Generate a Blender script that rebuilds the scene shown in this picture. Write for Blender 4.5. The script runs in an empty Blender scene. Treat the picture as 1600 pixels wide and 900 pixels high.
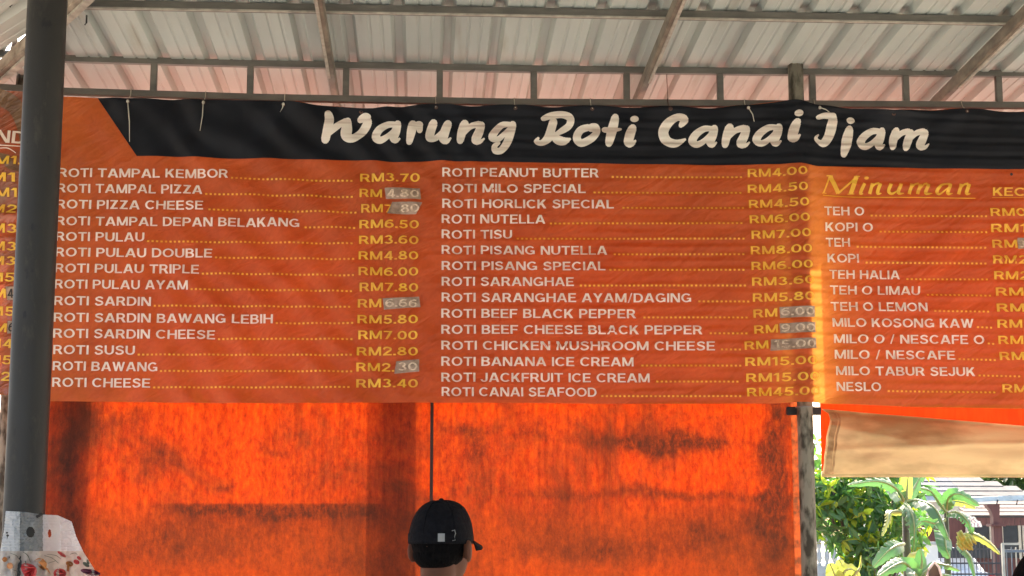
import bpy, bmesh, math, random
from mathutils import Vector, Matrix, noise
from mathutils.geometry import delaunay_2d_cdt
R = math.radians
sc = bpy.context.scene
col = sc.collection
random.seed(7)
PI = math.pi

# ------------------------------------------------------------------ camera, sky, sun, exposure
F, YAW, PIT = 2500.0, R(3.15), R(8.7)
CAM = Vector((0, 0, 1.55))
fwd = Vector((math.sin(YAW)*math.cos(PIT), math.cos(YAW)*math.cos(PIT), math.sin(PIT)))
rgt = Vector((math.cos(YAW), -math.sin(YAW), 0))
upv = rgt.cross(fwd)
cd = bpy.data.cameras.new('camera'); cam = bpy.data.objects.new('camera', cd); col.objects.link(cam)
cam.location = CAM
cam.rotation_euler = Matrix((rgt, upv, -fwd)).transposed().to_euler()
cd.sensor_width = 36; cd.lens = F/1600*36; cd.clip_end = 2000; cd.clip_start = .05
sc.camera = cam
w = bpy.data.worlds.new("World"); sc.world = w; w.use_nodes = True
nt = w.node_tree; bg = nt.nodes['Background']; sky = nt.nodes.new('ShaderNodeTexSky')
SUN = Vector((.16, 1, .67)).normalized()
sky.sky_type = 'NISHITA'; sky.sun_disc = False
sky.sun_elevation = math.asin(SUN.z); sky.sun_rotation = math.atan2(SUN.x, SUN.y)
sky.dust_density = 6; sky.ozone_density = .4; sky.air_density = .8
nt.links.new(sky.outputs[0], bg.inputs[0]); bg.inputs[1].default_value = .15
sd = bpy.data.lights.new('sun', 'SUN'); so = bpy.data.objects.new('sun', sd); col.objects.link(so)
sd.energy = 2.15; sd.angle = R(.5); sd.color = (1, .94, .84)
so.rotation_euler = SUN.to_track_quat('Z', 'Y').to_euler(); so.location = (0, 20, 20)
sc.view_settings.view_transform = 'Standard'; sc.view_settings.look = 'None'
sc.view_settings.exposure = 2.2; sc.view_settings.gamma = 1
sc.cycles.use_denoising = True
sc.cycles.max_bounces = 10; sc.cycles.diffuse_bounces = 6; sc.cycles.transmission_bounces = 8; sc.cycles.transparent_max_bounces = 16

def P(px, py, Y):
    "the point on the vertical plane at distance Y seen at a pixel of the 1600x900 photograph"
    d = fwd*F + rgt*(px-800) + upv*(450-py)
    return CAM + d*(Y/d.y)
def proj(v): d = Vector(v)-CAM; k = d.dot(fwd); return 800+F*d.dot(rgt)/k, 450-F*d.dot(upv)/k
def PX(px, Y, py=832): return P(px, py, Y).x

# ------------------------------------------------------------------ materials
def nmat(name):
    m = bpy.data.materials.new(name); m.use_nodes = True
    return m, m.node_tree, m.node_tree.nodes['Principled BSDF']
def N(t, kind, **kw):
    n = t.nodes.new('ShaderNode'+kind)
    for k, v in kw.items():
        if hasattr(n, k): setattr(n, k, v)
        else: n.inputs[k].default_value = v
    return n
def ramp(t, src, stops):
    r = t.nodes.new('ShaderNodeValToRGB'); e = r.color_ramp.elements
    while len(e) < len(stops): e.new(.5)
    for x, (p, c) in zip(e, stops): x.position = p; x.color = tuple(c)+(1,) if len(c) == 3 else c
    t.links.new(src, r.inputs[0]); return r
def coords(t, scale=(1, 1, 1), rot=(0, 0, 0)):
    tc = N(t, 'TexCoord'); mp = N(t, 'Mapping'); t.links.new(tc.outputs['Object'], mp.inputs[0])
    mp.inputs['Scale'].default_value = scale; mp.inputs['Rotation'].default_value = rot
    return mp.outputs[0]
def mixc(t, fac, a, b, mode='MIX'):
    m = N(t, 'MixRGB'); m.blend_type = mode
    for i, v in enumerate((fac, a, b)):
        if hasattr(v, 'links'): t.links.new(v, m.inputs[i])
        elif isinstance(v, (int, float)): m.inputs[i].default_value = v
        else: m.inputs[i].default_value = tuple(v)+(1,)
    return m.outputs[0]
def simple(name, c, rough=.6, metal=0, c2=None, scale=6, stretch=(1, 1, 1), bump=0, detail=5, lo=.35, hi=.65, spec=.5):
    m, t, b = nmat(name)
    b.inputs['Roughness'].default_value = rough; b.inputs['Metallic'].default_value = metal
    b.inputs['Specular IOR Level'].default_value = spec
    if c2 is None: c2 = tuple(x*.72 for x in c)
    nz = N(t, 'TexNoise'); nz.inputs['Scale'].default_value = scale; nz.inputs['Detail'].default_value = detail
    t.links.new(coords(t, stretch), nz.inputs['Vector'])
    r = ramp(t, nz.outputs[0], [(lo, c), (hi, c2)])
    t.links.new(r.outputs[0], b.inputs['Base Color'])
    if bump:
        bp = N(t, 'Bump'); bp.inputs['Strength'].default_value = bump; bp.inputs['Distance'].default_value = .01
        t.links.new(nz.outputs[0], bp.inputs['Height']); t.links.new(bp.outputs[0], b.inputs['Normal'])
    return m
def translucent(m, fac, tint=None):
    "mixes a translucent lobe of the same colour into the material"
    t = m.node_tree; b = t.nodes['Principled BSDF']; out = t.nodes['Material Output']
    tr = N(t, 'BsdfTranslucent'); mx = N(t, 'MixShader'); mx.inputs[0].default_value = fac
    lk = b.inputs['Base Color'].links
    if tint is not None:
        if lk: t.links.new(mixc(t, 1, lk[0].from_socket, tint, 'MULTIPLY'), tr.inputs[0])
        else: tr.inputs[0].default_value = tuple(tint)+(1,)
    elif lk: t.links.new(lk[0].from_socket, tr.inputs[0])
    else: tr.inputs[0].default_value = b.inputs['Base Color'].default_value
    nl = b.inputs['Normal'].links
    if nl: t.links.new(nl[0].from_socket, tr.inputs['Normal'])
    t.links.new(b.outputs[0], mx.inputs[1]); t.links.new(tr.outputs[0], mx.inputs[2]); t.links.new(mx.outputs[0], out.inputs[0])
    return m

M = {}
M['ground'] = simple('outdoor ground', (.42, .39, .33), .9, c2=(.32, .30, .24), scale=.7, bump=.3)
M['floor'] = simple('cement floor', (.50, .47, .42), .7, c2=(.42, .40, .36), scale=1.5)
M['clay'] = simple('red bounce sheet', (.40, .13, .09), .85, c2=(.30, .10, .07), scale=9)  # red chosen to tint the roof overhang by bounce
M['road'] = simple('asphalt', (.07, .07, .07), .85, scale=40)
def vary(m, lo, hi):
    t = m.node_tree; b = t.nodes['Principled BSDF']; src = b.inputs['Base Color'].links[0].from_socket
    oi = N(t, 'ObjectInfo'); r = ramp(t, oi.outputs['Random'], [(0, lo), (1, hi)])
    nz_ = N(t, 'TexNoise'); nz_.inputs['Scale'].default_value = 5; nz_.inputs['Detail'].default_value = 7; t.links.new(coords(t, (2.5, .25, 1)), nz_.inputs['Vector'])
    r2 = ramp(t, nz_.outputs[0], [(.60, (1, 1, 1)), (.80, (.66, .56, .46))])
    c = mixc(t, 1, src, r.outputs[0], 'MULTIPLY'); t.links.new(mixc(t, 1, c, r2.outputs[0], 'MULTIPLY'), b.inputs['Base Color']); return m
M['roof'] = simple('zinc roof sheet', (.44, .49, .455), .5, .0, c2=(.37, .41, .385), scale=2.2, stretch=(3, .35, 1), detail=6)
vary(M['roof'], (.84, .84, .84), (1.1, 1.1, 1.08))
M['roof_left'] = simple('older zinc roof sheet', (.46, .48, .43), .55, .0, c2=(.39, .40, .36), scale=2.2, detail=6)
M['steel'] = simple('dark primed steel', (.10, .095, .08), .55, c2=(.15, .14, .115), scale=9, stretch=(1, 1, 3))
M['steel_lt'] = simple('dusty steel edge', (.27, .25, .21), .6, c2=(.42, .39, .32), scale=25, bump=.2)
M['rafter'] = simple('rust spotted steel', (.13, .11, .085), .6, c2=(.24, .21, .16), scale=22, stretch=(1, .5, 1), bump=.3)
M['hip'] = simple('weathered timber', (.42, .36, .28), .85, c2=(.16, .12, .085), scale=14, stretch=(1, .35, 1), bump=.5)
M['pillar'] = simple('dark grey painted pipe', (.030, .028, .023), .45, c2=(.020, .019, .016), scale=7, stretch=(1, 1, .3), lo=.3, hi=.7, spec=.35)
def pillar_marks(m):
    t = m.node_tree; b = t.nodes['Principled BSDF']
    src = b.inputs['Base Color'].links[0].from_socket
    nz = N(t, 'TexNoise'); nz.inputs['Scale'].default_value = 26; nz.inputs['Detail'].default_value = 4; t.links.new(coords(t, (1, 1, .45)), nz.inputs['Vector'])
    r = ramp(t, nz.outputs[0], [(.655, (0, 0, 0)), (.70, (1, 1, 1))])
    t.links.new(mixc(t, r.outputs[0], src, (.012, .012, .012)), b.inputs['Base Color'])
pillar_marks(M['pillar'])
def pillar_scuffs(m):
    t = m.node_tree; b = t.nodes['Principled BSDF']; src = b.inputs['Base Color'].links[0].from_socket
    n1 = N(t, 'TexNoise'); n1.inputs['Scale'].default_value = 14; n1.inputs['Detail'].default_value = 8; n1.inputs['Roughness'].default_value = .7; t.links.new(coords(t, (1, 1, .35)), n1.inputs['Vector'])
    r = ramp(t, n1.outputs[0], [(.58, (0, 0, 0)), (.72, (.55, .55, .55))]); t.links.new(mixc(t, r.outputs[0], src, (.085, .075, .055)), b.inputs['Base Color'])
    rr = ramp(t, n1.outputs[0], [(.3, (.35, .35, .35)), (.7, (.65, .65, .65))]); t.links.new(rr.outputs[0], b.inputs['Roughness'])
pillar_scuffs(M['pillar'])
M['pipe'] = simple('galvanised post with moss and rust', (.23, .21, .16), .8, c2=(.045, .038, .024), scale=34, stretch=(1, 1, .4), bump=.6, detail=9, lo=.42, hi=.6)
M['string'] = simple('white raffia string', (.55, .52, .42), .7)
M['eyelet'] = simple('rusty eyelet', (.12, .065, .05), .5, .5)
M['black_rubber'] = simple('black rod', (.02, .02, .02), .5)

def banner_mat(name, c, c2, rough, tf, bump=.15, tint=None, sheen=0.35):
    m, t, b = nmat(name)
    v = coords(t, (1, 1, 1), (0, R(35), 0))
    n1 = N(t, 'TexNoise'); n1.inputs['Scale'].default_value = 2.2; n1.inputs['Detail'].default_value = 7; n1.inputs['Distortion'].default_value = .6
    mp = N(t, 'Mapping'); mp.inputs['Scale'].default_value = (1, 1, 3.2); t.links.new(v, mp.inputs[0]); t.links.new(mp.outputs[0], n1.inputs['Vector'])
    r = ramp(t, n1.outputs[0], [(.3, c), (.7, c2)])
    n2 = N(t, 'TexNoise'); n2.inputs['Scale'].default_value = 60; n2.inputs['Detail'].default_value = 3; t.links.new(coords(t), n2.inputs['Vector'])
    r2 = ramp(t, n2.outputs[0], [(.25, (.9, .9, .9)), (.7, (1, 1, 1))])
    t.links.new(mixc(t, 1, r.outputs[0], r2.outputs[0], 'MULTIPLY'), b.inputs['Base Color'])
    b.inputs['Roughness'].default_value = rough; b.inputs['Specular IOR Level'].default_value = sheen
    n3 = N(t, 'TexNoise'); n3.inputs['Scale'].default_value = 5; n3.inputs['Detail'].default_value = 4; n3.inputs['Distortion'].default_value = 1
    mp3 = N(t, 'Mapping'); mp3.inputs['Scale'].default_value = (.7, 1, 2.6); t.links.new(v, mp3.inputs[0]); t.links.new(mp3.outputs[0], n3.inputs['Vector'])
    bp = N(t, 'Bump'); bp.inputs['Strength'].default_value = bump; bp.inputs['Distance'].default_value = .05
    t.links.new(n3.outputs[0], bp.inputs['Height']); t.links.new(bp.outputs[0], b.inputs['Normal'])
    if tf: translucent(m, tf, tint)
    return m
M['banner'] = banner_mat('orange printed vinyl', (.63, .134, .034), (.49, .096, .023), .46, .37, .45, (1.3, 2.7, 1.5))
M['header'] = banner_mat('black printed vinyl', (.008, .010, .0145), (.006, .0065, .009), .5, 0, .06, None, .18)
def letter_mat():
    m, t, b = nmat('cream white print')
    nz = N(t, 'TexNoise'); nz.inputs['Scale'].default_value = 2; nz.inputs['Detail'].default_value = 3; nz.inputs['Distortion'].default_value = .8
    t.links.new(coords(t, (1.2, 1, 15)), nz.inputs['Vector'])
    r = ramp(t, nz.outputs[0], [(.34, (.58, .46, .37)), (.46, (.84, .75, .63)), (.7, (.92, .87, .76))])  # darker horizontal bands painted in as shadows seen through backlit letters
    t.links.new(r.outputs[0], b.inputs['Base Color']); b.inputs['Roughness'].default_value = .45
    return translucent(m, .15)
M['title'] = letter_mat()
M['white_print'] = translucent(simple('white print', (.93, .84, .71), .5, c2=(.84, .70, .56), scale=12), .15)
M['yellow_print'] = translucent(simple('yellow print', (.92, .58, .05), .5, c2=(.82, .44, .04), scale=14), .15)
M['tape'] = translucent(simple('brown parcel tape', (.47, .34, .25), .3, c2=(.28, .19, .13), scale=40, bump=.3), .15)
M['tape_print'] = simple('faded digits on tape', (.80, .64, .46), .5, c2=(.48, .34, .24), scale=110)
M['ink'] = simple('black marker ink', (.03, .02, .015), .5)
M['side_banner'] = banner_mat('brown glossy vinyl', (.42, .075, .022), (.20, .075, .035), .13, .2, .8, None, .7)

def tarp_mat():
    m, t, b = nmat('dirty orange tarpaulin')
    fine = N(t, 'TexNoise'); fine.inputs['Scale'].default_value = 34; fine.inputs['Detail'].default_value = 12; fine.inputs['Roughness'].default_value = .80; fine.inputs['Distortion'].default_value = .12
    t.links.new(coords(t, (1.35, 1, .7)), fine.inputs['Vector'])
    big = N(t, 'TexNoise'); big.inputs['Scale'].default_value = 1.7; big.inputs['Detail'].default_value = 9; big.inputs['Roughness'].default_value = .68; big.inputs['Distortion'].default_value = .5
    t.links.new(coords(t, (1.3, 1, 1)), big.inputs['Vector'])
    strk = N(t, 'TexNoise'); strk.inputs['Scale'].default_value = 9; strk.inputs['Detail'].default_value = 6; t.links.new(coords(t, (6, 1, .35)), strk.inputs['Vector'])
    base = ramp(t, fine.outputs[0], [(.30, (.20, .014, .002)), (.46, (.52, .038, .002)), (.66, (.74, .095, .004))])
    gray = ramp(t, big.outputs[0], [(.46, (0, 0, 0)), (.64, (.85, .85, .85))])
    c = mixc(t, gray.outputs[0], base.outputs[0], (.12, .028, .010))
    st = ramp(t, strk.outputs[0], [(.36, (.68, .62, .6)), (.55, (1, 1, 1))])
    c = mixc(t, .75, c, st.outputs[0], 'MULTIPLY')
    # the lower part of the tarpaulin is more soiled and browner than the upper
    tc = N(t, 'TexCoord'); sx = N(t, 'SeparateXYZ'); t.links.new(tc.outputs['Object'], sx.inputs[0])
    ad = N(t, 'Math', operation='MULTIPLY_ADD'); t.links.new(big.outputs[0], ad.inputs[0]); ad.inputs[1].default_value = .35; t.links.new(sx.outputs[2], ad.inputs[2])
    low = ramp(t, ad.outputs[0], [(0, (1, 1, 1)), (1, (0, 0, 0))])
    mr = N(t, 'MapRange'); t.links.new(ad.outputs[0], mr.inputs[0]); mr.inputs[1].default_value = 1.72; mr.inputs[2].default_value = 1.88; mr.inputs[3].default_value = .62; mr.inputs[4].default_value = 0
    fleck = N(t, 'TexNoise'); fleck.inputs['Scale'].default_value = 38; fleck.inputs['Detail'].default_value = 11; fleck.inputs['Roughness'].default_value = .75; fleck.inputs['Distortion'].default_value = .1; t.links.new(coords(t, (1, 1, .7)), fleck.inputs['Vector'])
    fl = ramp(t, fleck.outputs[0], [(.30, (.11, .022, .005)), (.70, (.56, .080, .007))])
    c = mixc(t, mr.outputs[0], c, fl.outputs[0])
    at = N(t, 'Attribute', attribute_name='grime_and_bands')
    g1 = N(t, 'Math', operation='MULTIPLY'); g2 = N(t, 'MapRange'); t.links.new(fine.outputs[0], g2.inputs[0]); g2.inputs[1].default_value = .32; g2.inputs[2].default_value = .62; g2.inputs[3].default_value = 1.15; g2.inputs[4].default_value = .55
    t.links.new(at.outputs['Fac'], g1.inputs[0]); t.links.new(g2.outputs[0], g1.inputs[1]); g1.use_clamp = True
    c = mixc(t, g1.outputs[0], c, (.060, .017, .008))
    t.links.new(c, b.inputs['Base Color']); b.inputs['Roughness'].default_value = .6
    bp = N(t, 'Bump'); bp.inputs['Strength'].default_value = .5; bp.inputs['Distance'].default_value = .02
    t.links.new(fine.outputs[0], bp.inputs['Height']); t.links.new(bp.outputs[0], b.inputs['Normal'])
    return translucent(m, .6, (.38, .38, .37))
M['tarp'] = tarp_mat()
M['tarp_seam'] = translucent(simple('soiled tarpaulin hem', (.30, .055, .012), .7, c2=(.10, .03, .012), scale=40, bump=.5), .4)
M['tarp_clean'] = translucent(simple('orange tarpaulin', (.60, .042, .003), .6, c2=(.46, .03, .002), scale=20, stretch=(3, 1, .5)), .55, (.45, .45, .45))
M['beige'] = translucent(simple('beige tarpaulin back', (.80, .63, .31), .55, c2=(.40, .28, .12), scale=3.2, stretch=(.7, 1, 1.9), detail=10, bump=1.0, lo=.42, hi=.60), .16, (1.1, 1.3, 1.5))
M['beige_seam'] = translucent(simple('stitched beige hem', (.56, .37, .18), .7, c2=(.38, .23, .10), scale=30, bump=.4), .15)
M['skin'] = simple('tan skin', (.15, .062, .034), .6, c2=(.10, .042, .024), scale=8, spec=.15)
M['skin'].node_tree.nodes['Principled BSDF'].inputs['Subsurface Weight'].default_value = .1
M['hair'] = simple('short black hair', (.003, .003, .003), .9, c2=(.007, .006, .006), scale=160, stretch=(1, 1, .3), bump=.6, spec=.04)
M['cap'] = simple('black cotton twill', (.006, .006, .0075), .85, c2=(.010, .010, .012), scale=90, bump=.3, spec=.08)
M['silver'] = simple('brushed metal', (.26, .26, .25), .4, .6)
M['shirt'] = simple('dark grey cotton', (.05, .05, .06), .85, scale=30)
M['trousers'] = simple('dark blue denim', (.03, .04, .07), .85, scale=60)
M['shoe'] = simple('black rubber shoe', (.02, .02, .02), .6)
def plastic_mat(name, c, tr):
    m, t, b = nmat(name)
    b.inputs['Base Color'].default_value = c+(1,); b.inputs['Roughness'].default_value = .3
    translucent(m, .45)
    out = t.nodes['Material Output']; src = out.inputs[0].links[0].from_socket
    ts = N(t, 'BsdfTransparent'); mx = N(t, 'MixShader'); mx.inputs[0].default_value = tr
    t.links.new(src, mx.inputs[1]); t.links.new(ts.outputs[0], mx.inputs[2]); t.links.new(mx.outputs[0], out.inputs[0])
    return m
M['plastic'] = plastic_mat('clear white plastic', (.84, .86, .86), .2)
M['film'] = plastic_mat('thin wet plastic film', (.70, .72, .70), .62)
M['plastic_print'] = plastic_mat('printed cream plastic', (.66, .58, .50), .06)
M['red'] = simple('red print', (.50, .03, .035), .4, c2=(.62, .08, .07), scale=40)
M['carrot'] = simple('orange print', (.55, .20, .04), .4)
M['purple'] = simple('purple print', (.24, .035, .08), .4)
M['sprig'] = simple('grey green print', (.16, .17, .12), .5)
def leafmat(name, c, c2, tf=.45, scale=3, tint=(1.25, 1.35, .5)):
    return translucent(simple(name, c, .38, c2=c2, scale=scale), tf, tint)
M['leaf_bush'] = leafmat('glossy tree leaves', (.06, .14, .075), (.10, .20, .085), .42, 3, (1.9, 2.3, .8))
M['leaf_yellow'] = leafmat('backlit yellow green leaves', (.28, .40, .06), (.40, .47, .07), .55, 3, (1.2, 1.35, .5))  # yellow green share of the crown, imitating leaves lit from behind
M['banana'] = leafmat('banana leaf', (.09, .20, .11), (.14, .27, .15), .32, 3, (1.1, 1.5, .6))
M['banana_pale'] = leafmat('pale young banana leaf', (.34, .42, .14), (.44, .48, .16), .45, 3, (1.1, 1.1, .5))
M['midrib'] = leafmat('banana midrib', (.38, .46, .20), (.30, .40, .16), .2)
M['stem'] = simple('green banana stem', (.12, .17, .06), .7, c2=(.07, .06, .03), scale=8)
M['bark'] = simple('grey brown bark', (.15, .12, .09), .9, scale=12, bump=.5)
M['fruit'] = simple('green yellow bananas', (.42, .44, .06), .5)
M['tile'] = simple('weathered grey roof tiles', (.19, .175, .155), .9, c2=(.12, .11, .10), scale=2.5)
M['tile_blue'] = simple('blue grey roof tiles', (.075, .09, .12), .85, scale=2.5)
M['tile_gap'] = simple('dark tile edge', (.06, .055, .05), .9)
M['tile_pink'] = simple('faded clay tiles', (.21, .14, .11), .9, c2=(.14, .10, .08), scale=3)
M['brown_wood'] = simple('red brown boards', (.14, .055, .045), .7, c2=(.10, .04, .035), scale=5, stretch=(4, 1, .5))
M['wall_w'] = simple('white painted wall', (.78, .78, .74), .8, c2=(.66, .67, .62), scale=1.5)
M['wall_c'] = simple('cream wall', (.60, .54, .42), .8)
M['dark'] = simple('unlit window glass', (.03, .04, .05), .15)
M['canopy'] = simple('pale blue canopy', (.45, .56, .62), .4)
M['awning'] = simple('lilac awning', (.36, .28, .34), .5)
M['baluster'] = simple('grey white cement', (.56, .57, .54), .85, c2=(.36, .38, .36), scale=6)
M['iron'] = simple('black iron', (.025, .03, .04), .5)
M['grey_iron'] = simple('grey iron', (.20, .23, .24), .5)
M['cream_frame'] = simple('cream frame', (.70, .64, .48), .6)
M['carpaint'] = simple('white car paint', (.78, .79, .80), .25)
M['tail'] = simple('red lamp lens', (.45, .02, .02), .2)
M['rubber'] = simple('tyre rubber', (.02, .02, .02), .8)
M['board'] = simple('brown board', (.11, .085, .06), .8, c2=(.06, .05, .04), scale=4, stretch=(6, 1, 1))
M['hedge'] = leafmat('far foliage', (.06, .11, .04), (.09, .15, .05), .3)

# ------------------------------------------------------------------ helpers
def tag(o, label=None, cat=None, group=None, kind=None):
    for k, v in (('label', label), ('category', cat), ('group', group), ('kind', kind)):
        if v: o[k] = v
    return o
def thing(name, loc, label, cat, group=None):
    o = bpy.data.objects.new(name, None); col.objects.link(o); o.location = loc; o.empty_display_size = .1
    return tag(o, label, cat, group)
def link(name, me, mat, parent=None, smooth=False):
    o = bpy.data.objects.new(name, me); col.objects.link(o)
    if mat is not None and not me.materials:
        for mm in (mat if isinstance(mat, (list, tuple)) else [mat]): me.materials.append(mm)
    if smooth: me.polygons.foreach_set('use_smooth', [True]*len(me.polygons))
    if parent is not None:
        o.parent = parent
        wl = parent.location + (parent.parent.location if parent.parent else Vector())
        o.location = -wl            # meshes are built in world coordinates
    return o
def obj(name, bm, mat, parent=None, smooth=False, normals=True):
    if normals: bmesh.ops.recalc_face_normals(bm, faces=bm.faces)
    me = bpy.data.meshes.new(name); bm.to_mesh(me); bm.free()
    return link(name, me, mat, parent, smooth)
def pyobj(name, vs, fs, mat, parent=None, smooth=False):
    me = bpy.data.meshes.new(name); me.from_pydata([tuple(v) for v in vs], [], fs); me.update()
    return link(name, me, mat, parent, smooth)
def struct(o): return tag(o, kind='structure')
def beam(bm, a, b, wd, ht, up=Vector((0, 0, 1)), bev=0):
    a = Vector(a); b = Vector(b); d = (b-a); L = d.length; d.normalize()
    s = d.cross(up)
    if s.length < 1e-4: s = d.cross(Vector((0, 1, 0)))
    s.normalize(); u = s.cross(d)
    mt = Matrix((s, d, u)).transposed().to_4x4(); mt.translation = (a+b)/2
    r = bmesh.ops.create_cube(bm, size=1, matrix=mt @ Matrix.Diagonal((wd, L, ht, 1)))
    if bev:
        es = list({e for v in r['verts'] for e in v.link_edges})
        bmesh.ops.bevel(bm, geom=es, offset=bev, segments=2, affect='EDGES')
def box(bm, c, s, rz=0, bev=0):
    r = bmesh.ops.create_cube(bm, size=1, matrix=Matrix.Translation(c) @ Matrix.Rotation(rz, 4, 'Z') @ Matrix.Diagonal(tuple(s)+(1,)))
    if bev:
        es = list({e for v in r['verts'] for e in v.link_edges})
        bmesh.ops.bevel(bm, geom=es, offset=bev, segments=2, affect='EDGES')
def B(): return bmesh.new()
def tube(bm, pts, rad, n=10, caps=True):
    pts = [Vector(p) for p in pts]; rings = []
    for i, p in enumerate(pts):
        d = (pts[min(i+1, len(pts)-1)]-pts[max(i-1, 0)]).normalized()
        s = d.cross(Vector((0, 0, 1)) if abs(d.z) < .9 else Vector((1, 0, 0))).normalized(); u = s.cross(d)
        r = rad[i] if isinstance(rad, (list, tuple)) else rad
        rings.append([bm.verts.new(p+(s*math.cos(2*PI*k/n)+u*math.sin(2*PI*k/n))*r) for k in range(n)])
    for a, b in zip(rings, rings[1:]):
        for k in range(n): bm.faces.new((a[k], a[(k+1) % n], b[(k+1) % n], b[k]))
    if caps: bm.faces.new(rings[0]); bm.faces.new(rings[-1][::-1])
def ell(bm, c, r, rot=Matrix(), seg=20, rings=14):
    bmesh.ops.create_uvsphere(bm, u_segments=seg, v_segments=rings, radius=1, matrix=Matrix.Translation(c) @ rot @ Matrix.Diagonal(tuple(r)+(1,)))
def lerp1(tab, x):
    if x <= tab[0][0]: return tab[0][1]
    for (a, va), (b, vb) in zip(tab, tab[1:]):
        if x <= b:
            u = (x-a)/(b-a); return va+(vb-va)*u
    return tab[-1][1]
def smooth1(tab, x):
    if x <= tab[0][0]: return tab[0][1]
    for (a, va), (b, vb) in zip(tab, tab[1:]):
        if x <= b:
            u = (x-a)/(b-a); u = u*u*(3-2*u); return va+(vb-va)*u
    return tab[-1][1]
def grid(fn, nu, nv):
    vs = [fn(i/nu, j/nv) for j in range(nv+1) for i in range(nu+1)]
    fs = [(j*(nu+1)+i, j*(nu+1)+i+1, (j+1)*(nu+1)+i+1, (j+1)*(nu+1)+i) for j in range(nv) for i in range(nu)]
    return vs, fs
def nz(x, y, z=0): return noise.noise(Vector((x, y, z)))

# ------------------------------------------------------------------ ground
def sheet(name, x0, x1, y0, y1, z, mat):
    o = pyobj(name, [(x0, y0, z), (x1, y0, z), (x1, y1, z), (x0, y1, z)], [(0, 1, 2, 3)], mat); return struct(o)
sheet('ground', -400, 400, -400, 900, -.12, M['ground'])
bm = B(); box(bm, (.8, 1.6, -.056), (9.6, 11.6, .12), bev=.01); struct(obj('floor', bm, M['floor']))
sheet('road', -60, 60, 16.5, 22.5, -.116, M['road'])
sheet('bounce_sheet', -7, 7.5, 7.45, 13.2, -.112, M['clay'])  # added out of view; its red bounce tints the roof overhang
bm = B(); box(bm, (0, 16.3, -.06), (120, .18, .12), bev=.01); struct(obj('kerb', bm, M['baluster']))

# ------------------------------------------------------------------ roof of the stall
TY = 6.5                                   # the plane of the lattice beam
ZR = P(800, 102, TY).z                     # underside of roof pans at the beam
SL = math.tan(R(2.8))
def zroof(Y): return ZR-(Y-TY)*SL
PITCH = .195
X0R = PX(770, TY, 103)                     # a rib passes here
hip_pt = Vector((PX(44, 6.2, 78), 6.2, 0)); hip_pt.z = zroof(6.2)
HA = R(30.5); hip_dir = Vector((-math.sin(HA), math.cos(HA), -SL*math.cos(HA)))
roof = thing('roof', (0, 3, ZR), 'grey ribbed metal roof of the stall on steel rafters, seen from below', 'roof')
def ribs_profile(n):
    pr = []
    for k in range(n):
        b = k*PITCH
        pr += [(b+0, .028), (b+.015, .028), (b+.030, 0), (b+.075, 0), (b+.079, .0035), (b+.085, .0035), (b+.089, 0), (b+.123, 0), (b+.127, .0035), (b+.133, .0035), (b+.137, 0), (b+.165, 0), (b+.180, .028)]
    pr.append((n*PITCH, .028)); return pr
hn = Vector((math.cos(HA), math.sin(HA), 0))        # horizontal normal of the hip, pointing to the main face
YB, YE = -3.0, 7.62
for s in range(-4, 9):
    pr = ribs_profile(4); bm = B(); xo = X0R+s*4*PITCH
    dz = .0015*(s % 2)
    pr += [(4*PITCH+.015, .026), (4*PITCH+.029, .003)]
    a = [bm.verts.new((xo+x, YB, zroof(YB)+z+dz)) for x, z in pr]; b = [bm.verts.new((xo+x, YE, zroof(YE)+z+dz)) for x, z in pr]
    for i in range(len(pr)-1): bm.faces.new((a[i], a[i+1], b[i+1], b[i]))
    bmesh.ops.bisect_plane(bm, geom=bm.verts[:]+bm.edges[:]+bm.faces[:], plane_co=hip_pt, plane_no=-hn, clear_outer=True)
    if bm.faces: obj('roof_sheet', bm, M['roof'], roof, normals=False)
    else: bm.free()
RA = R(39); rv = Vector((-math.sin(RA), math.cos(RA), -.052)).normalized()
ru = (hip_dir-rv*hip_dir.dot(rv)).normalized(); rn = ru.cross(rv)
if rn.z < 0: rn = -rn
for s in range(-5, 3):
    pr = ribs_profile(4); bm = B()
    a = [bm.verts.new(hip_pt+ru*(s*4*PITCH+x+.03)+rn*z+rv*-9) for x, z in pr]; b = [bm.verts.new(hip_pt+ru*(s*4*PITCH+x+.03)+rn*z+rv*3) for x, z in pr]
    for i in range(len(pr)-1): bm.faces.new((a[i], a[i+1], b[i+1], b[i]))
    for co, no in ((hip_pt, hn), (Vector((0, 7.62, 0)), Vector((0, 1, 0))), (Vector((0, -3, 0)), Vector((0, -1, 0))), (Vector((-3.4, 0, 0)), Vector((-1, 0, 0)))):
        bmesh.ops.bisect_plane(bm, geom=bm.verts[:]+bm.edges[:]+bm.faces[:], plane_co=co, plane_no=no, clear_outer=True)
    if bm.faces: tag(obj('roof_sheet', bm, M['roof_left'], roof, normals=False), 'ribbed sheet of the side slope beyond the hip')
    else: bm.free()
# purlins
CH = .030
for Yp in (5.85, 5.2, 4.5, 3.8, 3.1, 2.4, 1.7, 1.0, .3, -.4, -1.1, -1.8, -2.5, 7.45):
    z = zroof(Yp)-.003
    xl = hip_pt.x-math.tan(HA)*(Yp-hip_pt.y)+.02
    bm = B(); beam(bm, (xl, Yp, z-CH/2), (6.3, Yp, z-CH/2), .035, CH, bev=.002); obj('purlin', bm, M['steel'], roof)
    if Yp == 5.85:
        bm = B(); beam(bm, (xl, Yp-.018, z-CH-.003), (6.3, Yp-.018, z-CH-.003), .012, .007); tag(obj('purlin_flange', bm, M['steel_lt'], roof), 'dusty pale lower flange of the purlin')
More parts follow.
